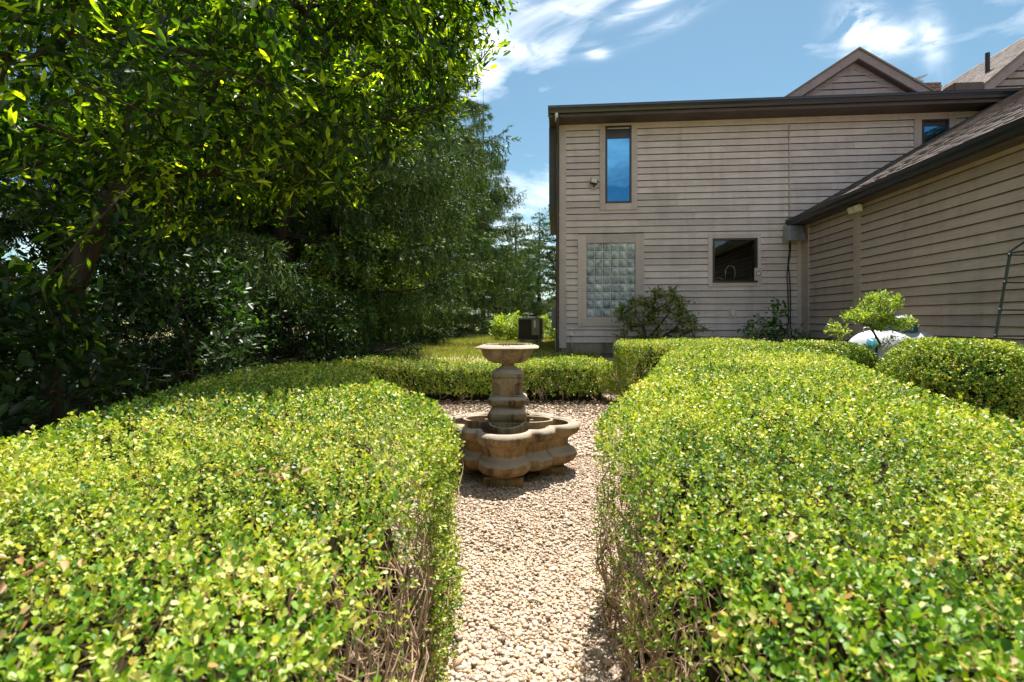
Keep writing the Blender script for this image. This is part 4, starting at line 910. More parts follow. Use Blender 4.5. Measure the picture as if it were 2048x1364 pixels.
    while z > z0 - .35:
        off = (r % 2) * bw / 2; x = x0 - off
        ov = .02 if r < 2 else 0
        while x < x1 - .01:
            a, b = max(x, x0 - ov), min(x + bw, x1 + ov)
            if b - a > .03:
                o = link("brick", bme, None, c, ((a + b) / 2, s - .02 + .05, z - hgt / 2)); o.scale = (b - a - .014, .10, hgt - .014)
                if r < 6: o2 = link("brick", bme, None, c, (x0 - .0 - ov + .04 if False else x0 + .03, s + .12 + (x - x0) * .55 + .05, z - hgt / 2)); o2.scale = (.09, bw * .5, hgt - .014)
            x += bw
        z -= hgt; r += 1
    x0, z0 = wall_at(1822, 158, s); x1, z1 = wall_at(1855, 148, s)
    m = MB(); m.add([(x0, s, z0), (x1, s, z1), (x1, s + .5, z1), (x0, s + .5, z0), (x0, s, z0 - .03), (x1, s, z1 - .03), (x1, s + .5, z1 - .03), (x0, s + .5, z0 - .03)], [(0, 1, 2, 3), (7, 6, 5, 4), (0, 4, 5, 1), (1, 5, 6, 2), (2, 6, 7, 3), (3, 7, 4, 0)])
    m.build("chimney_cap", M['galv'], c)
    m = MB(); m.box(x0 + .12, x1 - .08, s + .05, s + .45, z0 - .5, z0 - .02); m.build("flue", M['galv'], c)
build_gables()

def on_house(name, label, cat):
    e = empty(name, (HO.x, HO.y, .5), HA); return tag(e, label, cat)
def build_fixtures():
    # flood light beside the tall window
    x, z = wall_at(1188, 363, -.1); e = on_house("flood_light", "small square flood light mounted beside the tall blue window", "flood light")
    Rm = Matrix.Translation((x, -.12, z)) @ Matrix.Rotation(R(12), 4, 'Y') @ Matrix.Rotation(R(-22), 4, 'X')
    m = MB(); m.box(-.085, .085, -.03, .035, -.075, .075, Rm); m.build("housing", M['sash'], e, bevel=.01)
    m = MB(); m.box(-.068, .068, -.036, -.031, -.058, .058, Rm); m.build("lens", M['lamp_glass'], e)
    m = MB(); m.tube([(x, -.02, z - .13), (x, -.06, z - .12), (x, -.09, z - .05)], .014, 8); m.build("bracket", M['sash'], e, smooth=True)
    m = MB(); m.box(x - .05, x + .05, -.055, -.034, z - .18, z - .08); m.build("junction_box", M['trim'], e, bevel=.006)
    # twin lamp on the wing
    y, z = wing_at(1713, 418, -.12); e = on_house("security_light", "cream twin-headed security light under the wing eave", "security light")
    m = MB(); m.box(XW - .075, XW - .036, y - .06, y + .06, z - .05, z + .07); m.build("base", M['white_plastic'], e, bevel=.008)
    for dy in (-.075, .075):
        Rm = Matrix.Translation((XW - .15, y + dy, z)) @ Matrix.Rotation(R(-18), 4, 'Y')
        m = MB(); m.box(-.06, .05, -.06, .06, -.06, .06, Rm); h = m.build("lamp_head", M['white_plastic'], e, bevel=.012)
        m = MB(); m.box(-.064, -.0605, -.048, .048, -.048, .048, Rm); m.build("lens", M['lamp_glass'], h)
    # conduit and hanging cables
    x = SEAM; z1 = wall_at(1577, 252)[1]; z0 = wall_at(1577, 462)[1]
    e = on_house("wall_cable", "painted conduit and black cables running down the wall by the wing corner", "cable")
    m = MB(); m.tube([(x, -.046, z0), (x + .004, -.044, (z0 + z1) / 2), (x, -.046, z1)], .012, 8); m.build("conduit", M['wing_siding'], e, smooth=True)
    zb = wall_at(1570, 660)[1]
    for k, (dx, pts) in enumerate(((0, [(0, 0), (.0, -.35), (-.03, -.7), (-.055, -1.05), (-.035, -1.5), (-.02, -2.0), (-.05, -2.3)]), (.012, [(0, 0), (.005, -.5), (-.045, -.8), (-.01, -1.1), (.005, -1.6), (.0, -2.2), (.04, -2.45)]))):
        m = MB(); m.tube([(x + dx + a, -.052 - .012 * k, max(z0 + b, -.02)) for a, b in pts], .011, 6); m.build("cable", M['black_cable'], e, smooth=True)
    # thermometer
    x, z = wall_at(1516.5, 547, -.06); e = on_house("dial_thermometer", "round dial thermometer on a small board beside the sink window", "thermometer")
    m = MB(); m.box(x - .085, x + .085, -.060, -.0465, z - .16, z + .13); m.build("backing_board", M['trim'], e)
    Mx = Matrix.Translation((x, -.0605, z)) @ Matrix.Rotation(R(90), 4, 'X')
    m = MB(); m.lathe([(.050, 0), (.052, .012), (.046, .018), (.040, .016)], 24, Mx); m.build("bezel", M['sash'], e, smooth=True, autos=40)
    m = MB(); m.lathe([(.039, .0165), (.039, .0172)], 24, Mx); m.build("dial", M['white_plastic'], e)
    m = MB(); m.box(x - .003, x + .003, -.0797, -.0785, z - .02, z + .03, None); m.build("needle", M['black_cable'], e)
    # outlet
    x, z = wall_at(1464, 626); e = on_house("outlet_box", "small outdoor outlet with white cover low on the wall", "outlet")
    m = MB(); m.box(x - .075, x + .075, -.050, -.0345, z - .11, z + .10); m.build("mounting_block", M['trim'], e)
    m = MB(); m.box(x - .03, x + .035, -.070, -.0505, z - .05, z + .06); m.build("cover", M['white_plastic'], e, bevel=.006)
    # little conduit at the foot of the wall
    x, z1 = wall_at(1140, 664); _, z0 = wall_at(1143, 704); e = on_house("ground_conduit", "short grey conduit rising from the soil at the house corner", "conduit")
    m = MB(); m.tube([(x + .05, -.10, z0 - .1), (x + .03, -.05, z1 - .08)], .013, 8); m.build("pipe", M['galv'], e, smooth=True)
    m = MB(); m.box(x, x + .06, -.075, -.036, z1 - .09, z1); m.build("fitting", M['white_plastic'], e, bevel=.006)
    # meter box on the side wall
    e = on_house("meter_box", "grey electric meter box on the shaded side wall near the corner", "meter box")
    z1 = wall_at(1110, 617, .6)[1]; z0 = wall_at(1110, 657, .6)[1]
    m = MB(); m.box(-.22, -.038, .45, .75, z0, z1); m.build("cabinet", M['ac_grey'], e, bevel=.012)
    Mx = Matrix.Translation((-.21, .60, (z0 + z1) / 2 + .08)) @ Matrix.Rotation(R(-90), 4, 'Y')
    m = MB(); m.lathe([(.085, 0), (.085, .05), (.075, .09), (.03, .1)], 20, Mx); m.build("meter", M['galv'], e, smooth=True, autos=40)
    m = MB(); m.tube([(-.10, .6, z0 + .01), (-.10, .6, -.1)], .03, 10); m.build("riser_pipe", M['white_plastic'], e, smooth=True)
build_fixtures()

# ------------------------------------------------------------------ yard objects
def build_condenser():
    cx, cy_ = .66, 17.6; g = gz(cx, cy_); root = empty("air_conditioner", (cx, cy_, g), R(-14)); tag(root, "dark grey outdoor air conditioner unit at the end of the lawn", "air conditioner")
    m = MB(); m.box(-.42, .42, -.42, .42, 0, .06); m.build("pad", M['concrete'], root, bevel=.01)
    w = .37; z0, z1 = .10, .86
    for x in (-.3, .3):
        for y in (-.3, .3): m = MB(); m.box(x - .03, x + .03, y - .03, y + .03, .06, z0); m.build("foot", M['black_cable'], root)
    m = MB(); m.box(-w + .02, w - .02, -w + .02, w - .02, z0, z1 - .02); m.build("coil", M['ac_dark'], root)
    m = MB(); m.prism([(-w, -w), (w, -w), (w, w), (-w, w)], z1 - .02, z1 + .03, 'z'); m.build("top_panel", M['ac_grey'], root, bevel=.015)
    m = MB(); m.lathe([(.30, z1 + .03), (.30, z1 + .05), (.28, z1 + .055), (.02, z1 + .07)], 24); m.build("fan_grille", M['ac_dark'], root, smooth=True, autos=30)
    m = MB(); m.box(-w, w, -w, w, z0 - .005, z0 + .04); m.build("base_pan", M['ac_grey'], root, bevel=.008)
    for i in range(9):
        z = z0 + .08 + i * .075; m = MB(); m.box(-w - .004, .10, -w - .004, -w + .008, z, z + .014); m.build("louver", M['black_cable'], root)
    for x, y in ((-w, -w), (w, -w), (-w, w), (w, w)):
        m = MB(); m.box(x - .012, x + .012, y - .012, y + .012, z0 + .04, z1 - .02); m.build("corner_post", M['ac_grey'], root)
    m = MB(); m.box(.115, w - .013, -w - .010, -w + .03, z0 + .20, z1 - .02); pn = m.build("access_panel", M['ac_grey'], root, bevel=.005)
    m = MB(); m.box(.19, .25, -w - .013, -w - .0105, .56, .80); m.build("rating_label", M['white_plastic'], pn)
    m = MB(); m.tube([(.22, -w + .01, .20), (.26, -w - .12, .12), (.36, -w - .10, .03), (.5, -w + .05, .01)], .014, 6); m.build("line_set", M['black_cable'], root, smooth=True)
build_condenser()

def build_tank():
    root = empty("propane_tank", (5.36, 7.02, .455), R(-3)); tag(root, "white horizontal propane tank behind the small bright shrub", "propane tank")
    r = .40; L = .28; prof = []
    for i in range(9): a = math.pi / 2 * i / 8; prof.append((max(r * math.sin(a), .002), -L - r * .85 * math.cos(a)))
    for i in range(9): a = math.pi / 2 * (1 - i / 8); prof.append((max(r * math.sin(a), .002), L + r * .85 * math.cos(a)))
    Mx = Matrix.Translation((0, 0, .30)) @ Matrix.Rotation(R(90), 4, 'Y')
    m = MB(); m.lathe(prof, 40, Mx); m.build("shell", M['tank'], root, smooth=True, autos=80)
    for x in (-L - .004, 0, L + .004):
        pr = [(r + .001, -.012), (r + .006, -.006), (r + .006, .006), (r + .001, .012)]
        m = MB(); m.lathe(pr, 40, Matrix.Translation((x, 0, .30)) @ Matrix.Rotation(R(90), 4, 'Y')); m.build("weld_seam", M['tank'], root, smooth=True)
    for x in (-.27, .27): m = MB(); m.box(x - .05, x + .05, -.22, .22, -.10, .02); m.build("leg", M['tank'], root, bevel=.01)
    m = MB(); m.lathe([(.17, .66), (.17, .80), (.15, .86), (.09, .90), (.01, .91)], 24, Matrix.Translation((.12, 0, 0))); m.build("valve_dome", M['dome_blue'], root, smooth=True, autos=50)
    for x in (-.36, .36):
        m = MB(); m.tube([(x - .05, 0, .66), (x - .045, 0, .74), (x + .045, 0, .74), (x + .05, 0, .66)], .008, 6); m.build("lifting_lug", M['tank'], root, smooth=True)
    # turquoise flame-shaped emblem on the end facing the path
    pts = [(0, .10), (.035, .085), (.05, .05), (.03, .03), (.04, 0), (.035, -.04), (.01, -.075), (-.025, -.085), (-.05, -.06), (-.055, -.02), (-.04, .03), (-.02, .07)]
    vs = []; c = Vector((0, 0, 0))
    def proj(u, v):
        a = -L - .17; xx = a + u * 1.1; rr2 = r * math.sqrt(max(0, 1 - ((-xx - L) / (r * .85)) ** 2)) if xx < -L else r
        zz = .30 + .22 + v * .9; dz = zz - .30; yy = -math.sqrt(max(rr2 * rr2 - dz * dz, .0001)) - .004; return (xx, yy, zz)
    m = MB(); vs = [proj(0, 0)] + [proj(u, v) for u, v in pts] + [proj(u * .5, v * .5) for u, v in pts]; n = len(pts)
    fs = [(1 + i, 1 + (i + 1) % n, 1 + n + (i + 1) % n, 1 + n + i) for i in range(n)] + [(1 + n + i, 1 + n + (i + 1) % n, 0) for i in range(n)]
    m.add(vs, fs); m.build("emblem", M['tank_blue'], root)
build_tank()

def build_trellis():
    y = 5.62; k = y / F
    P = lambda px, py: Vector(((px - 1024) * k, y, EYE + (640 - py) * k))
    root = empty("garden_trellis", ((1987 - 1024) * k, y, .35)); tag(root, "green coated metal trellis frame standing against the wing wall", "trellis")
    o = Vector(root.location)
    a, b = P(1987, 696), P(2021, 502); d = (a - b).normalized(); foot = a + d * (a.z - .36) / max(-d.z, .01); wdt = .62
    def bar(p, q, r, nm, n=8): m = MB(); m.tube([Vector(p) - o, Vector(q) - o], r, n); m.build(nm, M['trellis'], root, smooth=True, autos=40)
    bar(foot, b, .0145, "upright"); apex = P(2021, 502) + Vector((wdt / 2, 0, .20))
    fr, br = foot + Vector((wdt + 2 * (b.x - foot.x), 0, 0)), b + Vector((wdt, 0, 0))
    fr = br + Vector((b.x - foot.x, 0, foot.z - b.z)); bar(fr, br, .0145, "upright"); bar(b, apex, .012, "top_bar"); bar(br, apex, .012, "top_bar")
    for py in (510, 565, 620, 672, 724):
        t = (P(0, py).z - foot.z) / (b.z - foot.z); bar(foot.lerp(b, t), fr.lerp(br, t) + Vector((0, .0, -.004)), .008, "rung")
        c = foot.lerp(b, t); m = MB(); dd = (b - foot).normalized() * .016; m.tube([c - dd - o, c + dd - o], .0175, 8); m.build("clamp", M['trellis'], root, smooth=True)
build_trellis()

# ------------------------------------------------------------------ trees and shrubs
def branch_mesh(name, nodes, par, rad, mat, root, org, minr=.0, n_sides=5):
    """nodes (N,3), par parent index; every edge a tapered prism, joined as the one woody skeleton"""
    nodes = np.asarray(nodes); par = np.asarray(par); rad = np.asarray(rad)
    k = (par >= 0) & (rad > minr); ci = np.nonzero(k)[0]; pi = par[ci]
    a, b = nodes[pi] - org, nodes[ci] - org; t = unit(b - a)
    ref = np.where(np.abs(t[:, 2:3]) < .9, np.array([[0, 0, 1.0]]), np.array([[1.0, 0, 0]])); u = unit(np.cross(t, ref)); v = np.cross(t, u)
    ang = np.arange(n_sides) * 2 * math.pi / n_sides; cu = np.cos(ang)[None, :, None]; sv = np.sin(ang)[None, :, None]
    ringd = u[:, None] * cu + v[:, None] * sv
    r0 = np.minimum(rad[pi], rad[ci] * 1.6)[:, None, None]; r1 = rad[ci][:, None, None]
    V = np.concatenate([a[:, None] + ringd * r0, b[:, None] + ringd * r1], 1)
    base = (np.arange(len(ci)) * 2 * n_sides)[:, None, None]
    q = np.array([[i, (i + 1) % n_sides, n_sides + (i + 1) % n_sides, n_sides + i] for i in range(n_sides)])[None]
    return mesh_np(name, V.reshape(-1, 3), (base + q).reshape(-1, 4), mat, root, smooth=True)
def grow(rng, trunk, attract, step=.28, sag=.10):
    nodes = [np.array(p, float) for p in trunk]; par = [-1] + list(range(len(trunk) - 1))
    start = nodes[-1]; order = np.argsort(np.linalg.norm(attract - start, axis=1) + rng.uniform(0, .4, len(attract))); tips = []
    arr = np.zeros((len(attract) * 12 + len(nodes) + 50, 3)); cnt = len(nodes); arr[:cnt] = nodes
    lo = max(1, int(len(trunk) * .35))
    for ai in order:
        a = attract[ai]; d = np.linalg.norm(arr[lo:cnt] - a, axis=1) + .35 * np.maximum(0, arr[lo:cnt, 2] - a[2]); j = lo + int(np.argmin(d))
        p0 = arr[j].copy(); L = np.linalg.norm(a - p0); m = max(1, min(10, int(L / step))); prev = j
        side = rng.normal(0, .12 * L, 3)
        for i in range(1, m + 1):
            s = i / m; p = p0 + (a - p0) * s + side * s * (1 - s) + np.array([0, 0, sag * L * s * (1 - s)])
            if cnt >= len(arr): break
            arr[cnt] = p; par.append(prev); prev = cnt; cnt += 1
        tips.append(prev)
    nodes = arr[:cnt]; par = np.array(par[:cnt]); load = np.zeros(cnt)
    for t in tips: load[t] += 1
    for i in range(cnt - 1, 0, -1): load[par[i]] += load[i]
    return nodes, par, load, np.array(tips)
def ellip(rng, c, r, n, shell=.45):
    v = rand_dirs(rng, n) * (shell + (1 - shell) * rng.uniform(0, 1, (n, 1)) ** .5); return np.array(c) + v * np.array(r)
def broadleaf(name, label, cat, trunk, blobs, seed, leafL, per_tip, mat, r_tip=.004, wr=.5, group=None, droop=.35, simple=False, cluster=.12, bark='bark', rpow=.42, keep=None, crown_name="crown", tone=(.45, .25), step=.28):
    rng = np.random.default_rng(seed); att = np.concatenate([ellip(rng, c, r, n) for c, r, n in blobs])
    if keep is not None: att = att[keep(att)]
    org = np.array(trunk[0], float); root = empty(name, tuple(org)); tag(root, label, cat, group)
    nodes, par, load, tips = grow(rng, trunk, att, step)
    rad = r_tip * np.maximum(load, 1) ** rpow
    branch_mesh("trunk" if cat == "tree" else "stem", nodes, par, rad, M[bark], root, org)
    tp = nodes[tips]; td = unit(nodes[tips] - nodes[par[tips]]); n = len(tips)
    idx = np.repeat(np.arange(n), per_tip); N = len(idx)
    back = rng.uniform(0, 1, N) ** 1.5 * np.linalg.norm(nodes[tips] - nodes[par[tips]], axis=1)[idx]
    P = tp[idx] - td[idx] * back[:, None] + rng.normal(0, cluster, (N, 3)) * np.array([1, 1, .7])
    D = td[idx] * 1.0 + rand_dirs(rng, N) * .75 + np.array([0, 0, -droop]); Nn = np.array([0, 0, 1.0]) + rng.normal(0, .45, (N, 3))
    L = leafL * rng.uniform(.5, 1.3, N)
    V, Fc, per = leaf_geo(P - org, D, Nn, L, wr * rng.uniform(.8, 1.15, N), simple)
    tn = np.clip(np.repeat(rng.normal(tone[0], tone[1] * .6, n), per_tip) + rng.normal(0, tone[1], N), 0, 1)
    tag(mesh_np(crown_name, V, Fc, M[mat], root, rnd=np.repeat(tn, per)), kind="stuff")
    return root

# broadleaf tree reaching over the left hedge
broadleaf("broadleaf_tree", "overhanging broadleaf tree with long pointed leaves above the left hedge", "tree",
          [(-4.3, 4.6, 0), (-4.25, 4.6, .7), (-4.1, 4.6, 1.4), (-3.85, 4.6, 2.1), (-3.5, 4.65, 2.8), (-3.1, 4.7, 3.4), (-2.7, 4.8, 4.0)],
          [((-3.0, 4.3, 3.7), (2.1, 1.9, 1.7), 380), ((-1.75, 5.1, 4.2), (1.35, 1.5, 1.25), 300), ((-1.0, 5.5, 4.7), (.95, 1.0, .75), 150), ((-2.6, 3.4, 3.0), (1.3, 1.1, .8), 130), ((-2.3, 4.7, 2.9), (1.1, 1.2, .5), 90),
           ((-3.7, 3.4, 1.9), (1.2, 1.2, 1.0), 55), ((-4.5, 5.9, 7.4), (1.7, 1.8, 1.2), 240), ((-4.6, 3.6, 4.9), (1.3, 1.5, 1.3), 160)], 21, .108, 27, 'tree_leaf', .0045, .34, droop=.2, cluster=.085, tone=(.45, .30))
# undergrowth along the wood edge
def under(label, c, r, n, seed, leafL=.075, per=22, mat='under_leaf', h0=None, tone=(.4, .28)):
    z = gz(c[0], c[1]); t = [(c[0], c[1], z), (c[0] + .05, c[1], z + .25 * c[2]), (c[0], c[1] + .05, z + .55 * c[2])]
    return broadleaf("understory_shrub", label, "shrub", t, [((c[0], c[1], z + c[2]), r, n)], seed, leafL, per, mat, .003, .55, group="shrubs along the wood edge", cluster=.10, droop=.3, bark='bark', crown_name="foliage", tone=tone, step=.22)
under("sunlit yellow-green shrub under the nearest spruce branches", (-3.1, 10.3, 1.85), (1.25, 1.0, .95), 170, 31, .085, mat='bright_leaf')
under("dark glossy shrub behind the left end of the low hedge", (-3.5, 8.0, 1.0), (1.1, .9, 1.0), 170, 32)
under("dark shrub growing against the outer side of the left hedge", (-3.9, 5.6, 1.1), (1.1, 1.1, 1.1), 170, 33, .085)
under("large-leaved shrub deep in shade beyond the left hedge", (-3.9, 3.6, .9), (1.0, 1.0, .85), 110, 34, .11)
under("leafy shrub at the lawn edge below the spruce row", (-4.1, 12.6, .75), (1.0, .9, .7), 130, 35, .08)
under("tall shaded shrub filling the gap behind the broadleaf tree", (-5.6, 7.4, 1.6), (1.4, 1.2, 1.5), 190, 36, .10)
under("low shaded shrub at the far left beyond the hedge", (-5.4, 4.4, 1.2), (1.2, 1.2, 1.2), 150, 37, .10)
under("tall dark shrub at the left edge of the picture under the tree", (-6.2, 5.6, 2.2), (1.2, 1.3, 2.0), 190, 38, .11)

def spruce_parts(seed, H, Rb, dens=1.0, zmin=.5):
    rng = np.random.default_rng(seed); tw_b, tw_d, tw_l = [], [], []; nodes, par, rad = [], [], []
    m = int(H / .8)
    for i in range(m + 1): nodes.append((0, 0, H * i / m)); par.append(i - 1); rad.append(.17 * (1 - i / m) ** .9 * H / 14 + .008)
    z = zmin
    while z < H - .25:
        f = 1 - z / H; L0 = Rb * f ** 1.02 * (.46 + .54 * min(1, z / 3.2)) + .1
        for b in range(int(rng.integers(6, 9))):
            az = rng.uniform(0, 6.283); L = L0 * rng.uniform(.62, 1.2); c, s = math.cos(az), math.sin(az); zz = z + rng.uniform(-.05, .05)
            pn = int(np.clip(zz / H * m, 0, m)); prev = len(nodes); nodes.append((0, 0, zz)); par.append(pn); rad.append(.02 * f + .008)
            K = max(4, int(L / .22)); droop = rng.uniform(.28, .5) * (.45 + .75 * f)
            pts = []
            for k in range(1, K + 1):
                u = k / K; r_ = L * u; dz = -droop * L * (u ** 1.2) + .75 * droop * L * u ** 3 + .10 * L * u
                pts.append(np.array([c * r_, s * r_, zz + dz])); nodes.append(tuple(pts[-1])); par.append(prev); prev = len(nodes) - 1; rad.append((.018 * f + .008) * (1 - .75 * u))
            pts = np.array(pts); side = np.array([-s, c, 0]); out = np.array([c, s, 0])
            nb = max(3, int(L * 8.5 * dens))
            for _ in range(nb):
                u = rng.uniform(.12, 1) ** .8; q = u * (K - 1); i0 = int(q); i1 = min(i0 + 1, K - 1); p = pts[i0] + (pts[i1] - pts[i0]) * (q - i0)
                sg = rng.choice((-1, 1)); bl = (.16 + .34 * L * (1 - u) ** .7) * rng.uniform(.6, 1.1); bd = unit(side * sg * .8 + out * .7 + np.array([0, 0, rng.uniform(-.22, .08)]))
                nt_ = max(2, int(bl / .065 * dens ** .5))
                for t in range(nt_):
                    w = (t + rng.uniform(0, 1)) / nt_; pp = p + bd * bl * w + np.array([0, 0, -.25 * bl * w * w])
                    hang = rng.uniform(0, 1) < .6
                    if hang: d = np.array([bd[0] * .22, bd[1] * .22, -1]) + rng.normal(0, .12, 3); l = rng.uniform(.16, .46) * (.5 + .5 * min(1, f * 1.4))
                    else: d = bd + rng.normal(0, .3, 3) + np.array([0, 0, -.15]); l = rng.uniform(.12, .26)
                    tw_b.append(pp); tw_d.append(d); tw_l.append(l)
        z += rng.uniform(.44, .62) * (1 + .2 * (z / H))
    return np.array(nodes), np.array(par), np.array(rad), np.array(tw_b), unit(np.array(tw_d)), np.array(tw_l), rng
def spruce_mesh(seed, H, Rb, dens, K, nl):
    nodes, par, rad, B, T, L, rng = spruce_parts(seed, H, Rb, dens)
    n = len(B); t = (np.arange(K)[None] + rng.uniform(0, 1, (n, K))) / K
    P = B[:, None] + T[:, None] * (L[:, None] * t)[..., None] + np.array([0, 0, -1]) * ((L[:, None] * t) ** 2 * .25)[..., None]
    q = rand_dirs(rng, n * K).reshape(n, K, 3); q = unit(q - T[:, None] * np.sum(q * T[:, None], -1, keepdims=True))
    d = unit(q * .6 + T[:, None] * .8); ln = nl * rng.uniform(.7, 1.2, (n, K, 1)); ww = nl * .28
    V = np.stack([P - T[:, None] * ww, P + T[:, None] * ww, P + d * ln], 2).reshape(-1, 3)
    tone = np.clip(np.repeat(rng.normal(.42, .2, n), K) + .25 * (t.ravel() - .5) + rng.normal(0, .1, n * K), 0, 1)
    print("spruce tris", n * K)
    return nodes, par, rad, V, tone
def build_spruces():
    kinds = []
    for seed, H, Rb, dens, K, nl in ((51, 15.5, 4.4, 1.6, 7, .078), (52, 14.0, 4.0, 1.3, 7, .086)):
        nodes, par, rad, V, tone = spruce_mesh(seed, H, Rb, dens, K, nl)
        root = empty("spruce_tree", (0, 0, 0)); tr = branch_mesh("trunk", nodes, par, rad, M['bark'], root, np.zeros(3), n_sides=4)
        cr = tag(mesh_np("crown", V, np.arange(len(V)).reshape(-1, 3), M['spruce_needle'], root, rnd=tone), kind="stuff"); kinds.append((root, tr, cr))
    spots = [(0, -4.9, 10.6, 1.2, 20, "nearest drooping spruce above the sunlit shrub at the wood edge"),
             (0, -5.4, 15.2, 1.4, 140, "tall spruce second in the row, partly behind the broadleaf crown"),
             (1, -4.7, 20.5, 1.3, 60, "third spruce of the row along the lawn edge"),
             (0, -3.4, 26.5, 1.25, 250, "fourth spruce of the row, its low boughs over the lawn"),
             (1, -1.9, 33.0, 1.15, 310, "last spruce of the row, behind the air conditioner"),
             (0, 2.4, 44.0, 1.15, 100, "distant dark spruce seen in the gap beside the house corner"),
             (0, .3, 38.5, 1.05, 170, "smaller spruce closing the gap behind the air conditioner"),
             (1, -7.8, 8.6, .9, 200, "dark spruce deep in the wood behind the shaded shrubs"),
             (0, -8.6, 13.0, .92, 330, "shaded spruce behind the front row, left of the nearest one"),
             (1, -8.8, 4.6, .8, 75, "black-shaded spruce at the left edge of the picture"),
             (1, -9.5, 19.0, 1.0, 15, "spruce far back in the wood behind the row")]
    used = set(); flat = {(.3, 38.5): .58, (2.4, 44.0): .60}
    for k, x, y, s, rz, label in spots:
        root, tr, cr = kinds[k]
        if k in used:
            r2 = root.copy(); col.objects.link(r2)
            for ch in (tr, cr): c2 = ch.copy(); col.objects.link(c2); c2.parent = r2
            root = r2
        used.add(k); root.location = (x, y, gz(x, y) - .05); root.scale = (s, s, s * flat.get((x, y), 1)); root.rotation_euler = (0, 0, R(rz)); tag(root, label, "tree", "spruces along the lawn")
build_spruces()
broadleaf("broadleaf_tree", "small round-leaved tree peeking out behind the house corner", "tree", [(3.2, 34, .5), (3.2, 34, 3), (3.2, 34, 5.5)], [((3.0, 34, 6.6), (1.7, 1.6, 2.6), 220), ((2.6, 34, 3.6), (1.2, 1.3, 1.4), 90)], 61, .16, 12, 'under_leaf', .01, .6, simple=True, cluster=.22)
for lb, c, r, n, sd in (("bright green mounded shrub beside the air conditioner", (-.05, 19.6, .5), (.85, .7, .5), 120, 62), ("bright green shrub between air conditioner and house", (1.75, 20.6, .5), (.8, .7, .55), 90, 63)):
    z = gz(c[0], c[1]); broadleaf("ornamental_shrub", lb, "shrub", [(c[0], c[1], z), (c[0], c[1], z + .1), (c[0], c[1], z + .22)], [((c[0], c[1], z + c[2]), r, n)], sd, .16, 24, 'bright_leaf', .003, .28, group="bright shrubs by the air conditioner", cluster=.09, droop=-.2, crown_name="foliage", simple=True)
# shrubs at the house wall
z = gz(2.7, 11.2)
broadleaf("rhododendron", "open brown-green shrub in front of the glass block window", "shrub", [(3.0, 11.05, z), (3.0, 11.05, z + .15), (3.02, 11.05, z + .35)],
          [((2.75, 11.1, z + .98), (.52, .35, .34), 60), ((3.45, 11.0, z + 1.0), (.55, .35, .40), 66), ((3.9, 11.0, z + .55), (.42, .35, .40), 42), ((2.6, 11.0, z + .55), (.35, .3, .3), 20), ((3.1, 11.05, z + .5), (.5, .3, .3), 24), ((3.35, 11.0, z + 1.4), (.35, .25, .15), 14)],
          64, .085, 20, 'rhodo_leaf', .0045, .36, cluster=.055, droop=.1, bark='bark', crown_name="foliage", tone=(.5, .25))
z = gz(6.0, 10.6)
broadleaf("weed_shrub", "thin dark weedy shrub below the black cables at the wing corner", "shrub", [(5.55, 10.6, z), (5.55, 10.6, z + .12), (5.55, 10.6, z + .3)],
          [((5.35, 10.6, z + .5), (.55, .3, .35), 34), ((5.85, 10.6, z + .4), (.5, .3, .3), 30), ((5.65, 10.6, z + 1.0), (.16, .14, .35), 14)], 65, .10, 9, 'weed_leaf', .0035, .5, cluster=.06, droop=.2, crown_name="foliage")
def build_hosta():
    for i, (px, y, lb) in enumerate(((1640, 10.2, "dark broad-leaved hosta in the wing corner"), (1600, 9.9, "small broad-leaved hosta left of the larger one"))):
        rng = np.random.default_rng(70 + i); x = (px - 1024) / F * y; z = gz(x, y); n = 70 if i == 0 else 36
        root = empty("hosta_plant", (x, y, z)); tag(root, lb, "plant", "hostas by the wing corner")
        a = rng.uniform(0, 6.283, n); el = rng.uniform(.3, 1.3, n); D = np.stack([np.cos(a) * np.cos(el), np.sin(a) * np.cos(el), np.sin(el)], -1)
        st = D * rng.uniform(.15, .5, (n, 1)); P = st; D2 = np.stack([np.cos(a), np.sin(a), rng.uniform(-.5, .2, n)], -1)
        V, Fc, per = leaf_geo(P, D2, np.array([0, 0, 1.0]) + .3 * D, rng.uniform(.16, .26, n), rng.uniform(.5, .65, n))
        mesh_np("leaf", V, Fc, M['weed_leaf'], root, rnd=np.repeat(rng.uniform(0, 1, n), per))["kind"] = "stuff"
        m = MB()
        for q in st: m.tube([(0, 0, 0), tuple(q * .6 + np.array([0, 0, .04])), tuple(q)], .004, 4, cap=False)
        tag(m.build("stalk", M['weed_leaf'], root), kind="stuff")
build_hosta()
y = 6.62; k = y / F
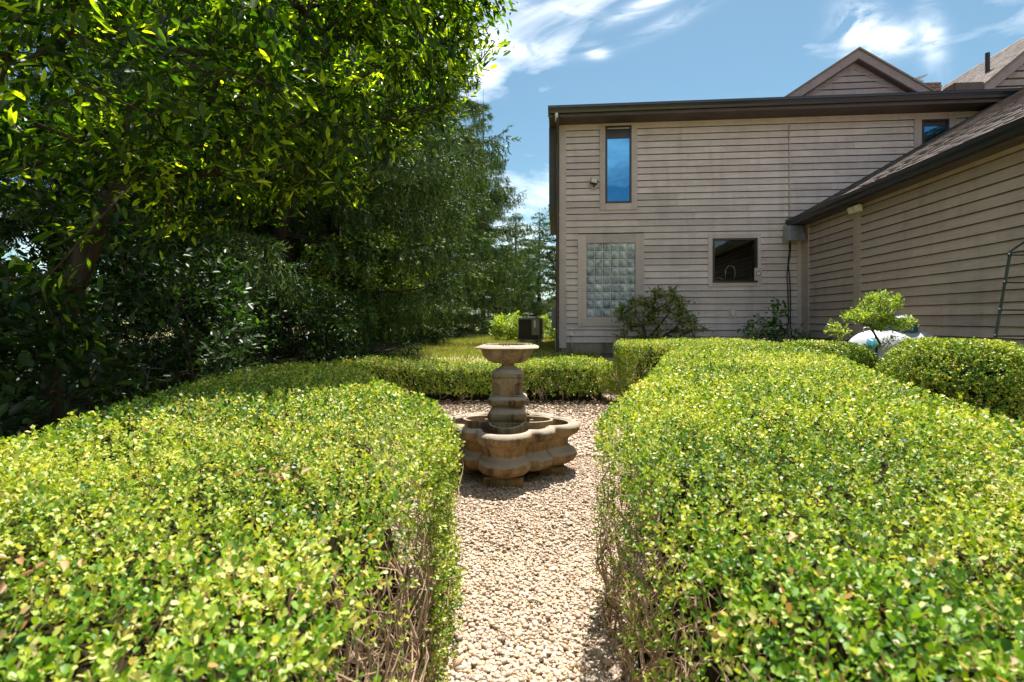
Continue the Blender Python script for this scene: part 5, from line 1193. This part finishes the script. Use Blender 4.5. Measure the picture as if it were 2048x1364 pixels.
broadleaf("azalea_shrub", "small bright cloud-pruned shrub in front of the white tank", "shrub", [((1752 - 1024) * k, y, gz((1752 - 1024) * k, y)), ((1752 - 1024) * k, y, .75), ((1753 - 1024) * k, y, .93)],
          [(((1733 - 1024) * k, y, 1.36), (.29, .24, .09), 58), (((1766 - 1024) * k, y + .02, 1.53), (.25, .2, .13), 54), (((1798 - 1024) * k, y, 1.26), (.18, .16, .09), 26), (((1770 - 1024) * k, y - .05, 1.23), (.22, .16, .08), 22), (((1775 - 1024) * k, y - .1, 1.0), (.2, .12, .08), 10)],
          66, .034, 30, 'bright_leaf', .0017, .5, cluster=.032, droop=-.15, crown_name="foliage", tone=(.5, .28))
y = 7.75; k = y / F
broadleaf("seedling_shrub", "little yellow-green seedling poking up left of the white tank", "shrub", [((1672 - 1024) * k, y, gz(5.5, y)), ((1672 - 1024) * k, y, .8), ((1673 - 1024) * k, y, .95)],
          [(((1674 - 1024) * k, y, 1.16), (.15, .12, .13), 20)], 67, .05, 14, 'bright_leaf', .003, .5, cluster=.03, crown_name="foliage", tone=(.7, .25))
# dry leaves caught on the clipped hedge tops
def build_dry():
    for i, (px, py, n, lb) in enumerate(((85, 1130, 9, "clump of dry orange-brown leaves caught on the near left hedge"), (555, 955, 16, "spread of dry tan leaves lying on the middle of the left hedge"), (1570, 1075, 4, "few dry leaves lying on top of the right hedge"))):
        rng = np.random.default_rng(90 + i); d = (EYE - .91) / ((py - 640) / F); x = (px - 1024) / F * d; root = empty("dry_leaf_clump", (x, d, .915)); tag(root, lb, "dry leaves", "dry leaves on the hedges")
        for j in range(n):
            P = np.array([[rng.normal(0, .035), rng.normal(0, .022), rng.uniform(-.01, .012)]]); D = rand_dirs(rng, 1) * np.array([1, 1, .25]); Nn = np.array([[0, 0, 1.0]]) + rng.normal(0, .35, (1, 3))
            V, Fc, per = leaf_geo(P, D, Nn, rng.uniform(.016, .030, 1), rng.uniform(.4, .6, 1), curl=2.0); mesh_np("leaf", V, Fc, M['dry_leaf'], root, rnd=np.repeat(rng.uniform(0, 1, 1), per), smooth=True)
build_dry()
print("tris", sum(len(m.polygons) for m in bpy.data.meshes), "faces in meshes")
